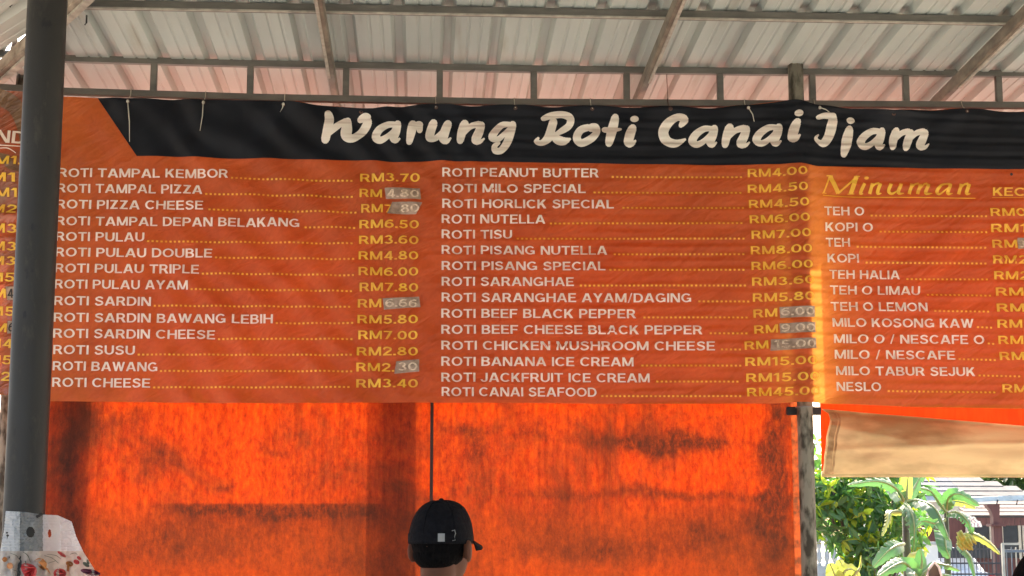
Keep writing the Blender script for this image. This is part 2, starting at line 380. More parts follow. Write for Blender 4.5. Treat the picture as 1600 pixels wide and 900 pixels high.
# rafters
for px in (519, 1008, 1488, 1968):
    x = PX(px, TY, 122)
    zz = lambda Y: zroof(Y)-.003-CH-.026
    bm = B(); beam(bm, (x, YB+.1, zz(YB+.1)), (x, YE-.05, zz(YE-.05)), .028, .05, bev=.003); rf = obj('rafter', bm, M['rafter'], roof)
    bm = B(); beam(bm, (x+(.009 if px > 700 else -.009), YB+.1, zz(YB+.1)-.028), (x+(.009 if px > 700 else -.009), 6.44, zz(6.44)-.028), .012, .007); obj('rafter_flange', bm, M['steel_lt'], roof)
hd = hip_dir
bm = B(); beam(bm, hip_pt-hd*8-Vector((0, 0, .045)), hip_pt+hd*.9-Vector((0, 0, .045)), .035, .06, bev=.004); obj('hip_rafter', bm, M['hip'], roof)
bm = B(); beam(bm, hip_pt-hd*8-Vector((-.02, .0, .082)), hip_pt+hd*.9-Vector((-.02, 0, .082)), .03, .012, bev=.002); obj('hip_batten', bm, M['steel_lt'], roof)
for px, py in ((18, 8), (135, 36)):
    p = P(px, py, 5.9); bm = B(); tube(bm, [p+Vector((0, 0, .03)), p, p+Vector((-.006, 0, -.008))], .0035, 6); obj('roof_screw', bm, M['black_rubber'], roof)

# lattice beam
top_ch = [(-160, 66), (0, 84), (98, 92), (400, 100), (800, 108), (1200, 112.5), (1600, 115.5), (1900, 118)]
low_ch = [(-160, 130), (0, 137), (98, 143), (400, 152.5), (800, 160), (1200, 162.5), (1600, 165), (1900, 167)]
truss = thing('lattice_beam', P(800, 160, TY), 'dark square-tube lattice beam above the banner, two rails joined by short posts', 'beam')
for nm, ch in (('top_rail', top_ch), ('bottom_rail', low_ch)):
    bm = B()
    vs = []
    for px, py in ch:
        p = P(px, py, TY); h = .0135
        vs.append([bm.verts.new(p+Vector((0, sy*h, sz*h))) for sy, sz in ((-1, -1), (1, -1), (1, 1), (-1, 1))])
    for a, b in zip(vs, vs[1:]):
        for k in range(4): bm.faces.new((a[k], a[(k+1) % 4], b[(k+1) % 4], b[k]))
    bm.faces.new(vs[0]); bm.faces.new(vs[-1])
    obj(nm, bm, M['steel'], truss)
for px in (240, 391, 540.6, 687, 834, 979, 1125, 1269, 1415, 1560, 1706):
    x = PX(px, TY, 135); a = P(px, lerp1(top_ch, px), TY).z-.0135; b = P(px, lerp1(low_ch, px), TY).z+.0135
    bm = B(); box(bm, (x, TY, (a+b)/2), (.0265, .0255, a-b), bev=.002); obj('post', bm, M['steel'], truss)

# ------------------------------------------------------------------ posts
def pipe_thing(name, x, Y, r, z0, z1, mat, label, cat, capr=0, n=32):
    t = thing(name, (x, Y, z0), label, cat)
    bm = B(); tube(bm, [(x, Y, z0+(z1-z0)*k/6) for k in range(7)], r, n); obj('pipe', bm, mat, t, True)
    bm = B(); box(bm, (x, Y, z0+.004), (r*4, r*4, .012), bev=.002); obj('base_plate', bm, mat, t)
    return t
PY_ = 4.3; PR = .0535
pipe_thing('pillar', PX(56, PY_, 400), PY_, PR, .006, zroof(PY_)-.005, M['pillar'], 'thick dark grey round steel pillar at the left, in front of the banners', 'pillar')
PPY = 6.453
pp = pipe_thing('post', PX(1251, PPY, 400), PPY, .032, .006, P(1240, 102, PPY).z, M['pipe'], 'mossy rust-stained pipe post right of the orange tarpaulin, running up behind the banner', 'post')
px0 = PX(1251, PPY, 400)
bm = B(); ell(bm, (px0, PPY, P(1240, 102, PPY).z), (.033, .033, .008)); obj('pipe_cap', bm, M['pipe'], pp, True)
pipe_thing('post', PX(36, 6.75, 120), 6.75, .028, -.12, P(36, 96, 6.75).z, M['pipe'], 'short grey pipe post head seen just left of the dark pillar under the roof', 'post')
pipe_thing('post', PX(7, 7.0, 700), 7.0, .05, -.12, P(7, 646, 7.0).z, M['pipe'], 'mottled cream post at the left edge of the photo below the brown banner', 'post')
# clamp rod
rodz = P(1240, 642, 6.5).z
bm = B(); beam(bm, (PX(1229, 6.5, 642), 6.505, rodz), (PX(1283, 6.5, 642), 6.505, rodz), .018, .034, bev=.003)
t = thing('clamp_bar', (px0, 6.505, rodz), 'short dark flat bar crossing the mossy pipe post just below the banner', 'bar')
obj('bar', bm, M['black_rubber'], t)
bm = B(); tube(bm, [(px0+.036*math.cos(a), PPY+.036*math.sin(a), rodz+.012) for a in [k*PI/8 for k in range(17)]], .003, 6); obj('wire_loop', bm, M['silver'], t)

# ------------------------------------------------------------------ main banner
BY = 6.425
top_tab = [(50, 150), (98, 151), (200, 154), (318, 156), (443, 158.5), (500, 165), (565, 172), (625, 167), (681, 163.5), (740, 165.5), (805, 164.5), (865, 167), (925, 165.5), (985, 168), (1047, 166), (1105, 168.5), (1168, 165), (1235, 158.5), (1278, 166), (1330, 171), (1393, 175), (1450, 172.5), (1510, 170), (1600, 175), (1632, 172), (1760, 176)]
bot_tab = [(50, 627), (400, 630), (670, 629), (1000, 631), (1200, 631), (1240, 629), (1290, 632), (1450, 637), (1600, 639), (1760, 640)]
hdr_tab = [(215, 243.5), (400, 247.5), (560, 251), (640, 254), (690, 251.5), (820, 253.5), (1000, 256), (1160, 258), (1195, 257), (1240, 257), (1275, 261), (1600, 264), (1760, 265)]
ties_px = [200, 318, 443, 565, 681, 805, 925, 1047, 1168, 1278, 1393, 1510]
TX = [PX(p, BY, 165) for p in ties_px]
pipeX = px0
def wz(px, py): return P(px, py, BY).z
def pxofX(X, z=2.6):
    v = Vector((X, BY, z))-CAM; return 800+F*v.dot(rgt)/v.dot(fwd)
def ztop(X): px = pxofX(X, 3.3); return P(px, smooth1(top_tab, px), BY).z
def zbot(X): px = pxofX(X, 2.05); return P(px, smooth1(bot_tab, px), BY).z
XA, XM, XP = PX(430, BY, 400), PX(672, BY, 400), PX(1240, BY, 400)
X565, X1393 = TX[3], TX[10]
def G(x, s): return math.exp(-(x/s)**2)
def disp(X, Z):
    zt = 3.29
    d = .0
    # bulge over the pipe behind
    d += .030*G(X-pipeX, .065) + .010*G(X-pipeX, .3)
    # swags hanging from the eyelets
    dep = max(0, zt-Z)
    k = min(range(len(TX)), key=lambda i: abs(TX[i]-X)); dx = X-TX[k]
    d += .010*math.exp(-dep/.10)*G(dx, .07)
    d += .006*math.exp(-dep/.18)*math.sin((abs(dx)*30-dep*26))
    d += .022*math.exp(-dep/.05)*G(X-X1393, .16) - .012*math.exp(-(dep-.09)**2/.0018)*G(X-X1393, .2)
    d += .016*math.exp(-dep/.06)*G(X-X565, .14)
    # diagonal wrinkles, left half
    a = G(X-XA-.15, .75)
    q = X*.72+Z*.70+.13*nz(X*1.6, Z*1.6)+.03*nz(X*5, Z*5, 6)
    d += a*.016*math.sin(q*2*PI/.135+2.2*nz(X*1.3, Z*1.3, 4))*(0.45+.9*abs(nz(X*1.7, Z*2.3, 9)))
    # horizontal ripples, right half
    b = 1/(1+math.exp(-(X-XM)/.08))
    rp = .0018*math.sin(Z*2*PI/.052+3*nz(X*1.5, Z*3, 2))+.0012*math.sin(Z*2*PI/.031+5*nz(X*1.1, Z*2, 5))
    d += b*rp*(.6+2.6*abs(nz(X*2.2, Z*5, 3)))
    # soft vertical fold between the columns
    d += .008*G(X-XM-.02, .05)*(.6+.4*nz(0, Z*4)) - .006*G(X-XM-.12, .05)
    # slow billow
    d += .010*nz(X*.9, Z*1.1, 7)+.005*nz(X*3, Z*2.2, 11)+.0016*nz(X*10, Z*9, 13)
    return d
def on_banner(X, Z, off): return (X, BY-disp(X, Z)-off, Z)
BL, BR = PX(56, BY, 400), PX(1750, BY, 400)
banner = thing('menu_banner', (0, BY, wz(800, 630)), 'orange roti price menu banner with black Warung Roti Canai Ijam header, hanging from lattice beam', 'banner')
def bfn(u, v):
    px = 56+(1750-56)*u
    p1 = P(px, smooth1(top_tab, px), BY); p0 = P(px+ (0), smooth1(bot_tab, px), BY)
    X = PX(px, BY, 400); a = p1.z; b = p0.z
    Z = b+(a-b)*v
    return on_banner(X, Z, 0)
vs, fs = grid(bfn, 640, 190); pyobj('vinyl_sheet', vs, fs, M['banner'], banner, True)
# black header with its slanting left end
def hfn(u, v):
    tl, bl = 150, 215
    pyt = 0
    pxt = tl+(1750-tl)*u; pxb = bl+(1750-bl)*u
    pt = P(pxt, smooth1(top_tab, pxt), BY); pb = P(pxb, smooth1(hdr_tab, pxb), BY)
    X = PX(pxt, BY, 200)*v + PX(pxb, BY, 200)*(1-v); Z = pb.z+(pt.z-pb.z)*v
    return on_banner(X, Z, .0022)
vs, fs = grid(hfn, 560, 34); pyobj('black_header', vs, fs, M['header'], banner, True)
# hem and eyelets
for i, px in enumerate(ties_px):
    X = TX[i]; Z = ztop(X)-.014
    bm = B(); p = Vector(on_banner(X, Z, .003))
    rg = [[], []]
    for k in range(14):
        a = 2*PI*k/14
        rg[0].append(bm.verts.new(p+Vector((math.cos(a)*.009, 0, math.sin(a)*.009)))); rg[1].append(bm.verts.new(p+Vector((math.cos(a)*.0035, -.001, math.sin(a)*.0035))))
    for k in range(14): bm.faces.new((rg[0][k], rg[0][(k+1) % 14], rg[1][(k+1) % 14], rg[1][k]))
    obj('eyelet', bm, M['eyelet'], banner)

# strings: (eyelet px, dangling end in px)
names = ['over the orange left end of the banner header', 'over the blank left stretch of the black header', 'left of the W of the black header', None,
         'over the u of Warung on the header', 'over the g of Warung on the header', 'over the o of Roti on the header', 'over the C of Canai on the header', 'over the n of Canai on the header',
         'over the I of Ijam on the header', None, 'right of the last title letter m on the header']
dang = {200: (203, 222), 318: (313, 205), 443: (438, 176), 681: None, 805: None, 925: None, 1047: None, 1168: (1177, 192), 1278: (1293, 178), 1510: None}
kinds = {200: 'long hanging white string tie', 318: 'hanging white string tie', 443: 'short knotted white string tie', 1168: 'slanting white string tie', 1278: 'pair of white string ends', 1047: 'thin dark wire tie'}
for i, px in enumerate(ties_px):
    if names[i] is None: continue
    X = TX[i]; Z = ztop(X)-.014; p = Vector(on_banner(X, Z, .006))
    zl = P(px, lerp1(low_ch, px), TY).z
    t = thing('string_tie', p, kinds.get(px, 'short white string tie')+' '+names[i], 'string', 'strings tying the banner to the beam')
    bm = B(); tube(bm, [p, (X, TY-.03, zl-.016), (X-.001, TY-.019, zl+.004), (X-.001, TY-.016, zl+.016)], .0022, 6)
    mat = M['eyelet'] if px == 1047 else M['string']
    if px == 1047:
        tube(bm, [(X, TY-.017, zl+.016), (X-.004, TY-.02, P(1047, 118, TY).z)], .0016, 6)
    obj('loop', bm, mat, t, True)
    if dang[px]:
        q = Vector(P(dang[px][0], dang[px][1], BY)); q = Vector(on_banner(q.x, q.z, .012))
        bm = B(); m_ = (p+q)/2+Vector((.004, -.006, 0)); tube(bm, [p, m_, q], [.0025, .0022, .0012], 6); obj('loose_end', bm, mat, t, True)
        bm = B(); ell(bm, p, (.006, .006, .007), seg=10, rings=8); obj('knot', bm, mat, t, True)

# ------------------------------------------------------------------ lettering
# brush lettering drawn as swept strokes
def catmull(pts, n=5):
    if len(pts) < 3: return [tuple(Vector(pts[0]).lerp(Vector(pts[1]), k/n)) for k in range(n+1)]
    out = []
    for i in range(len(pts)-1):
        p0 = Vector(pts[max(i-1, 0)]); p1 = Vector(pts[i]); p2 = Vector(pts[i+1]); p3 = Vector(pts[min(i+2, len(pts)-1)])
        for k in range(n):
            t = k/n; out.append(.5*((2*p1)+(-p0+p2)*t+(2*p0-5*p1+4*p2-p3)*t*t+(-p0+3*p1-3*p2+p3)*t**3))
    out.append(Vector(pts[-1])); return out
def stroke_polys(strokes, rnd=True):
    polys = []
    for st in strokes:
        if st[0] == 'dot':
            _, cx, cy, rx, ry = st
            polys.append([(cx+rx*math.cos(2*PI*k/18), cy+ry*math.sin(2*PI*k/18)) for k in range(18)]); continue
        c = catmull(st); L, Rr = [], []
        for i, p in enumerate(c):
            a = c[max(i-1, 0)]; b = c[min(i+1, len(c)-1)]; d = Vector((b[0]-a[0], b[1]-a[1]))
            d = d.normalized() if d.length > 1e-6 else Vector((1, 0)); n = Vector((-d.y, d.x))*max(p[2], 1e-3)/2
            L.append((p[0]+n.x, p[1]+n.y)); Rr.append((p[0]-n.x, p[1]-n.y))
        for i in range(len(c)-1): polys.append([L[i], L[i+1], Rr[i+1], Rr[i]])
        if rnd:
            for p in c[2:-2:2]: polys.append([(p[0]+p[2]/2*math.cos(2*PI*k/14), p[1]+p[2]/2*math.sin(2*PI*k/14)) for k in range(14)])
            for p in (c[0], c[-1]):
                if p[2] > 14: polys.append([(p[0]+p[2]*.46*math.cos(2*PI*k/10), p[1]+p[2]*.46*math.sin(2*PI*k/10)) for k in range(10)])
    return polys
def union(polys, cell=0):
    V_, E_, F_ = [], [], []
    tris = []
    for pl in polys: tris += [[pl[0], pl[k], pl[k+1]] for k in range(1, len(pl)-1)]
    size = max(abs(c) for t_ in tris for p in t_ for c in p)
    for pl in tris:
        if abs((pl[1][0]-pl[0][0])*(pl[2][1]-pl[0][1])-(pl[2][0]-pl[0][0])*(pl[1][1]-pl[0][1])) < size*size*1e-6: continue
        i = len(V_); V_ += [Vector(p) for p in pl]
        ar = sum(pl[k][0]*pl[(k+1) % len(pl)][1]-pl[(k+1) % len(pl)][0]*pl[k][1] for k in range(len(pl)))
        F_.append(list(range(i, i+len(pl))) if ar > 0 else list(range(i, i+len(pl)))[::-1])
    if cell:
        x0 = min(v.x for v in V_); x1 = max(v.x for v in V_); y0 = min(v.y for v in V_); y1 = max(v.y for v in V_)
        x = x0
        while x < x1:
            y = y0
            while y < y1: V_.append(Vector((x+cell*.43, y+cell*.37))); y += cell
            x += cell
    r = delaunay_2d_cdt(V_, E_, F_, 0, 1e-4, True)
    fs = [tuple(f) for f, o in zip(r[2], r[5]) if o]
    used = sorted({i for f in fs for i in f}); mp = {i: k for k, i in enumerate(used)}
    return [tuple(r[0][i]) for i in used], [tuple(mp[i] for i in f) for f in fs]

def _V(x0, y0, x1, y1, w=.19): h = w/2; return [(x0-h, y0), (x0+h, y0), (x1+h, y1), (x1-h, y1)]
def _H(x0, x1, y, t=.15): return [(x0, y-t/2), (x1, y-t/2), (x1, y+t/2), (x0, y+t/2)]
def _A(cx, cy, rx, ry, a0=0, a1=360, w=.19, t=.15):
    n = max(4, int(abs(a1-a0)/18)); out = []
    for k in range(n):
        u, v = R(a0+(a1-a0)*k/n), R(a0+(a1-a0)*(k+1)/n)
        out.append([(cx+(rx-w)*math.cos(u), cy+(ry-t)*math.sin(u)), (cx+rx*math.cos(u), cy+ry*math.sin(u)), (cx+rx*math.cos(v), cy+ry*math.sin(v)), (cx+(rx-w)*math.cos(v), cy+(ry-t)*math.sin(v))])
    return out
def _S(pts, w=.17): return stroke_polys([[(x, y, w) for x, y in pts]], False)
_st = _V(.1, 0, .1, 1)
def _six(): return _A(.38, .33, .37, .33)+_S([(.095, .36), (.17, .72), (.42, .915), (.67, .86)])
FONT = {
 'A': (.92, [_V(.1, 0, .43, 1, .21), _V(.82, 0, .49, 1, .21), _H(.25, .67, .29, .14)]),
 'B': (.78, [_st, _H(.1, .45, .925), _H(.1, .45, .075), _H(.1, .45, .53, .14)]+_A(.42, .735, .30, .265, -90, 90)+_A(.43, .28, .34, .28, -90, 90)),
 'C': (.88, _A(.47, .5, .47, .5, 42, 318)), 'D': (.84, [_st, _H(.1, .4, .925), _H(.1, .4, .075)]+_A(.4, .5, .44, .5, -90, 90)),
 'E': (.72, [_st, _H(.1, .69, .925), _H(.1, .64, .51, .14), _H(.1, .71, .075)]), 'F': (.68, [_st, _H(.1, .68, .925), _H(.1, .62, .49, .14)]),
 'G': (.93, _A(.47, .5, .47, .5, 42, 325)+[_H(.5, .89, .43, .14), _V(.805, .06, .805, .48, .17)]), 'H': (.84, [_st, _V(.74, 0, .74, 1), _H(.1, .74, .52)]),
 'I': (.2, [_st]), 'J': (.6, [_V(.5, .28, .5, 1)]+_A(.28, .3, .315, .3, 180, 360)), 'K': (.82, [_st, _V(.18, .36, .64, 1, .25), _V(.69, 0, .36, .58, .25)]),
 'L': (.66, [_st, _H(.1, .66, .075)]), 'M': (1.02, [_V(.1, 0, .1, 1, .17), _V(.92, 0, .92, 1, .17), _V(.48, .06, .13, 1, .2), _V(.54, .06, .89, 1, .2), _H(.40, .62, .10, .12)]),
 'N': (.86, [_V(.1, 0, .1, 1, .18), _V(.76, 0, .76, 1, .18), _V(.72, 0, .14, 1, .23)]), 'O': (.96, _A(.48, .5, .48, .5)),
 'P': (.76, [_st, _H(.1, .42, .925), _H(.1, .42, .45, .14)]+_A(.42, .69, .33, .31, -90, 90)), 'R': (.82, [_st, _H(.1, .42, .925), _H(.1, .42, .47, .14), _V(.71, 0, .46, .48, .24)]+_A(.42, .7, .33, .3, -90, 90)),
 'S': (.78, _S([(.68, .76), (.56, .89), (.36, .922), (.15, .80), (.18, .62), (.40, .52), (.62, .41), (.66, .22), (.46, .082), (.22, .09), (.08, .26)])),
 'T': (.78, [_H(0, .78, .925), _V(.39, 0, .39, 1)]), 'U': (.82, [_V(.1, .35, .1, 1), _V(.72, .35, .72, 1)]+_A(.41, .38, .405, .38, 180, 360)),
 'W': (1.18, [_V(.34, 0, .1, 1, .19), _V(.36, 0, .58, 1, .18), _V(.82, 0, .60, 1, .18), _V(.84, 0, 1.08, 1, .19)]), 'Y': (.84, [_V(.42, .40, .11, 1, .22), _V(.42, .40, .73, 1, .22), _V(.42, 0, .42, .46)]),
 'Z': (.76, [_H(.05, .71, .925), _H(.03, .73, .075), _V(.16, .04, .60, .96, .24)]), '/': (.42, [_V(.06, -.04, .36, 1.04, .12)]), '.': (.2, [_H(.0, .2, .09, .18)]),
 '0': (.78, _A(.39, .5, .385, .5)), '1': (.48, [_V(.33, 0, .33, 1, .19), _V(.08, .74, .30, 1, .22)]), '2': (.74, _S([(.09, .70), (.20, .88), (.40, .918), (.62, .80), (.60, .58), (.36, .36), (.13, .12)])+[_H(.03, .72, .075)]),
 '3': (.74, _A(.35, .735, .31, .265, -90, 160)+_A(.35, .28, .36, .28, -160, 90)), '4': (.78, [_V(.56, 0, .56, 1, .18), _H(.03, .76, .27, .14), _V(.12, .24, .53, 1, .2)]),
 '5': (.74, [_H(.14, .68, .925), _V(.16, .45, .20, .97, .16)]+_A(.35, .32, .37, .33, -160, 140)), '6': (.76, _six()), '7': (.74, [_H(.03, .72, .925), _V(.26, 0, .62, .93, .21)]),
 '8': (.76, _A(.38, .745, .31, .255)+_A(.38, .275, .37, .275)), '9': (.76, [[(.76-x, 1-y) for x, y in p] for p in _six()])}
_gc = {}
def glyphs(s, bold=0, shear=0, space=1):
    vs, fs, x = [], [], 0
    for ch in s:
        if ch == ' ': x += .40; continue
        if ch not in _gc: _gc[ch] = union(FONT[ch][1], .24)
        gv, gf = _gc[ch]; i = len(vs)
        vs += [(a+x, b) for a, b in gv]; fs += [tuple(q+i for q in f) for f in gf]; x += FONT[ch][0]+.10
    return vs, fs
CAPH = 1.0
def text(s, x0, x1, ya, yb, caph, mat, parent, name, off=.0044, surf=on_banner, Y=BY, bold=.018, shear=0, space=1.06, label=None):
    "prints s between pixel columns x0 and x1; ya and yb are the centre lines of the capitals at its two ends"
    vs, fs = glyphs(s, bold, shear, space)
    a = min(v[0] for v in vs); b = max(v[0] for v in vs)
    PA = P(x0, ya, Y); PB = P(x1, yb, Y); h = caph*Y/F*1.0
    if ' ' in s:        # printed word by word
        adv, x = [], 0; start = 0
        for wd in s.split(' '):
            gv, _ = glyphs(wd, bold, shear, space); adv.append((wd, x+min(v[0] for v in gv), x+max(v[0] for v in gv)))
            x += sum(FONT[c_][0]+.10 for c_ in wd)+.40
        for wd, wa, wb in adv:
            ua, ub = (wa-a)/(b-a), (wb-a)/(b-a)
            text(wd, x0+(x1-x0)*ua, x0+(x1-x0)*ub, ya+(yb-ya)*ua, ya+(yb-ya)*ub, caph, mat, parent, name, off, surf, Y, bold, shear, space, label)
        return
    out = []
    for x, y in vs:
        u = (x-a)/(b-a); X = PA.x+(PB.x-PA.x)*u; Z = PA.z+(PB.z-PA.z)*u+(y/CAPH-.5)*h
        out.append(surf(X, Z, off))
    o = pyobj(name, out, fs, mat, parent)
    if label: o['label'] = label
    return o
def leader(x0, x1, ya, yb, mat, parent, step=6.9, sz=2.9, surf=on_banner, Y=BY):
    vs, fs = [], []; n = int((x1-x0)/step)
    for k in range(n):
        px = x0+k*step+2; py = ya+(yb-ya)*(px-x0)/(x1-x0); c = P(px, py, Y); h = sz/2*Y/F
        i = len(vs); vs += [surf(c.x+sx*h, c.z+sz_*h, .0044) for sx, sz_ in ((-1.15, -1), (1.15, -1), (1.15, 1), (-1.15, 1))]; fs.append((i, i+1, i+2, i+3))
    return pyobj('dot_leader', vs, fs, mat, parent)
W_, Yw = M['white_print'], M['yellow_print']
# column 1: name, x0, x1, y, price, price x0, price x1, price y
c1 = [('ROTI TAMPAL KEMBOR', 91, 357, 269.5, 'RM3.70', 562.7, 656, 278), ('ROTI TAMPAL PIZZA', 89.5, 316, 294, 'RM', 562, 597, 302.5), ('ROTI PIZZA CHEESE', 88.6, 317.7, 319, 'RM7', 564.5, 613, 326.5),
      ('ROTI TAMPAL DEPAN BELAKANG', 88, 467.4, 345, 'RM6.50', 561.5, 654.5, 350.5), ('ROTI PULAU', 87.7, 226, 369.5, 'RM3.60', 561, 654, 375), ('ROTI PULAU DOUBLE', 87, 332, 394, 'RM4.80', 560.5, 653.5, 399.5),
      ('ROTI PULAU TRIPLE', 86.5, 311, 419, 'RM6.00', 560.5, 653.5, 424.5), ('ROTI PULAU AYAM', 86, 294, 444, 'RM7.80', 562, 653.5, 449), ('ROTI SARDIN', 85, 236, 470, 'RM', 559, 596, 474),
      ('ROTI SARDIN BAWANG LEBIH', 84.7, 427, 496, 'RM5.80', 558.7, 653, 499), ('ROTI SARDIN CHEESE', 84, 336, 521, 'RM7.00', 560, 652.5, 523.7), ('ROTI SUSU', 84, 211, 546.5, 'RM2.80', 557.5, 653, 549),
      ('ROTI BAWANG', 83.4, 246, 572, 'RM2.', 557, 616, 574), ('ROTI CHEESE', 82.5, 235, 597.5, 'RM3.40', 556.6, 653, 599)]
c2 = [('ROTI PEANUT BUTTER', 691, 935.5, 269.5, 'RM4.00', 1168, 1258), ('ROTI MILO SPECIAL', 691, 915, 294, 'RM4.50', 1168, 1259), ('ROTI HORLICK SPECIAL', 691, 959, 318, 'RM4.50', 1169.6, 1261),
      ('ROTI NUTELLA', 690, 852, 342, 'RM6.00', 1170.5, 1262), ('ROTI TISU', 690, 800, 366, 'RM7.00', 1173.5, 1263.6), ('ROTI PISANG NUTELLA', 690, 948.5, 390.5, 'RM8.00', 1172, 1265.4),
      ('ROTI PISANG SPECIAL', 690, 945.5, 415, 'RM6.00', 1173, 1266.7), ('ROTI SARANGHAE', 690, 896.5, 439.5, 'RM3.60', 1174, 1268.8), ('ROTI SARANGHAE AYAM/DAGING', 690, 1079, 464.5, 'RM5.80', 1175, 1268.8),
      ('ROTI BEEF BLACK PEPPER', 689.5, 993.5, 489.5, 'RM', 1176, 1213), ('ROTI BEEF CHEESE BLACK PEPPER', 689.5, 1096.5, 514.5, 'RM', 1177, 1214), ('ROTI CHICKEN MUSHROOM CHEESE', 689.5, 1116, 539.5, 'RM', 1162, 1199),
      ('ROTI BANANA ICE CREAM', 689.5, 989.6, 564.5, 'RM15.00', 1163, 1273), ('ROTI JACKFRUIT ICE CREAM', 689.5, 1014.6, 589.5, 'RM15.00', 1164.5, 1277), ('ROTI CANAI SEAFOOD', 690, 932, 612, 'RM45.00', 1165.8, 1278)]
c3 = [('TEH O', 1286.5, 1349, 330.5, 'RM0', 1547.5, 1602, 331.5), ('KOPI O', 1288, 1363, 355.5, 'RM1', 1548, 1603, 356.5), ('TEH', 1289, 1326.6, 379.5, 'RM', 1550, 1589, 381), ('KOPI', 1291.5, 1341, 404, 'RM2', 1551, 1605, 405.5),
      ('TEH HALIA', 1294, 1405, 429.5, 'RM2', 1552.5, 1607, 430.5), ('TEH O LIMAU', 1295, 1437, 454, 'RM1', 1555, 1610, 456), ('TEH O LEMON', 1296.5, 1448, 479.5, 'RM1', 1556.5, 1612, 481),
      ('MILO KOSONG KAW', 1299, 1520, 504.5, 'RM3', 1557.5, 1613, 506), ('MILO O / NESCAFE O', 1301, 1537, 530, 'RM3', 1559, 1614, 531.5), ('MILO / NESCAFE', 1302, 1491, 554.5, 'RM3', 1561, 1616, 556.5),
      ('MILO TABUR SEJUK', 1304, 1522.5, 580, None, 1603, 0, 582), ('NESLO', 1305, 1375, 604.5, 'RM', 1565, 1604, 607)]
for s, a, b, y, pr, pa, pb, py in c1:
    text(s, a, b, y, y+(b-a)*.0085, 14.2, W_, banner, 'item_word')
    text(pr, pa, pb, py, py, 13.4, Yw, banner, 'price')
    leader(b+(8 if (b*7) % 2 > 1 else 4), pa-3, y+6.5+(b-a)*.009, py+6, Yw, banner)
gaps = [20, 12, 13, 7, 7, 10, 6, 9, 11, 11, 11, 9, 12, 10, 7]
for (s, a, b, y, pr, pa, pb), g_ in zip(c2, gaps):
    text(s, a, b, y, y+(b-a)*.004, 14.2, W_, banner, 'item_word')
    text(pr, pa, pb, y+1.5, y-.5, 13.4, Yw, banner, 'price')
    leader(b+g_, pa-2, y+7, y+7.5, Yw, banner)
for s, a, b, y, pr, pa, pb, py in c3:
    text(s, a, b, y, y+(b-a)*.005, 14.2, W_, banner, 'item_word')
    if pr: text(pr, pa, pb, py, py, 13.4, Yw, banner, 'price')
    leader(b+(10 if len(s) < 14 else 5), pa-2, y+7, py+6.5, Yw, banner)
text('KECIL', 1551, 1622, 299.5, 300, 13.4, Yw, banner, 'size_heading')
# tapes pasted over prices: four corners in px, digits
tapes = [([(601, 294), (656, 294.5), (658, 312), (603, 311)], '4.80', 604, 655, 303), ([(613, 315.5), (660, 317), (650, 335.5), (605, 334.5)], '80', 626, 655, 326), ([(598, 467), (655, 463.5), (657, 480), (600, 484.5)], '6.66', 602, 652, 474),
         ([(619, 565), (655, 561.5), (655, 581), (616, 584)], '30', 622, 652, 573), ([(1216, 481), (1269, 480), (1270, 497), (1217, 498)], '6.00', 1218, 1269, 488), ([(1216, 506.5), (1270, 505), (1271, 521), (1217, 522)], '9.00', 1218, 1270, 513.5),
         ([(1203, 531), (1271, 529.5), (1272, 546), (1202, 549)], '15.00', 1207, 1271, 538.5), ([(1589, 372), (1622, 372), (1622, 389), (1590, 389)], '3', 1591, 1601, 381)]
for q, s, a, b, y in tapes:
    c = [P(px, py, BY) for px, py in q]
    def tf(u, v):
        X = (c[3].x*(1-u)+c[2].x*u)*(1-v)+(c[0].x*(1-u)+c[1].x*u)*v; Z = (c[3].z*(1-u)+c[2].z*u)*(1-v)+(c[0].z*(1-u)+c[1].z*u)*v
        return on_banner(X, Z, .0062)
    vs, fs = grid(tf, 6, 3); o = pyobj('price_tape', vs, fs, M['tape'], banner, True)
    text(s, a, b, y, y, 12.5, M['tape_print'], banner, 'tape_digits', off=.0078, bold=.006)
bm = B()
for px, py in ((1580, 272.5),):
    c = P(px, py, BY); ring = [bm.verts.new(on_banner(c.x+.006*math.cos(k*PI/6), c.z+.006*math.sin(k*PI/6), .003)) for k in range(12)]; bm.faces.new(ring)
obj('pin_hole', bm, M['ink'], banner)

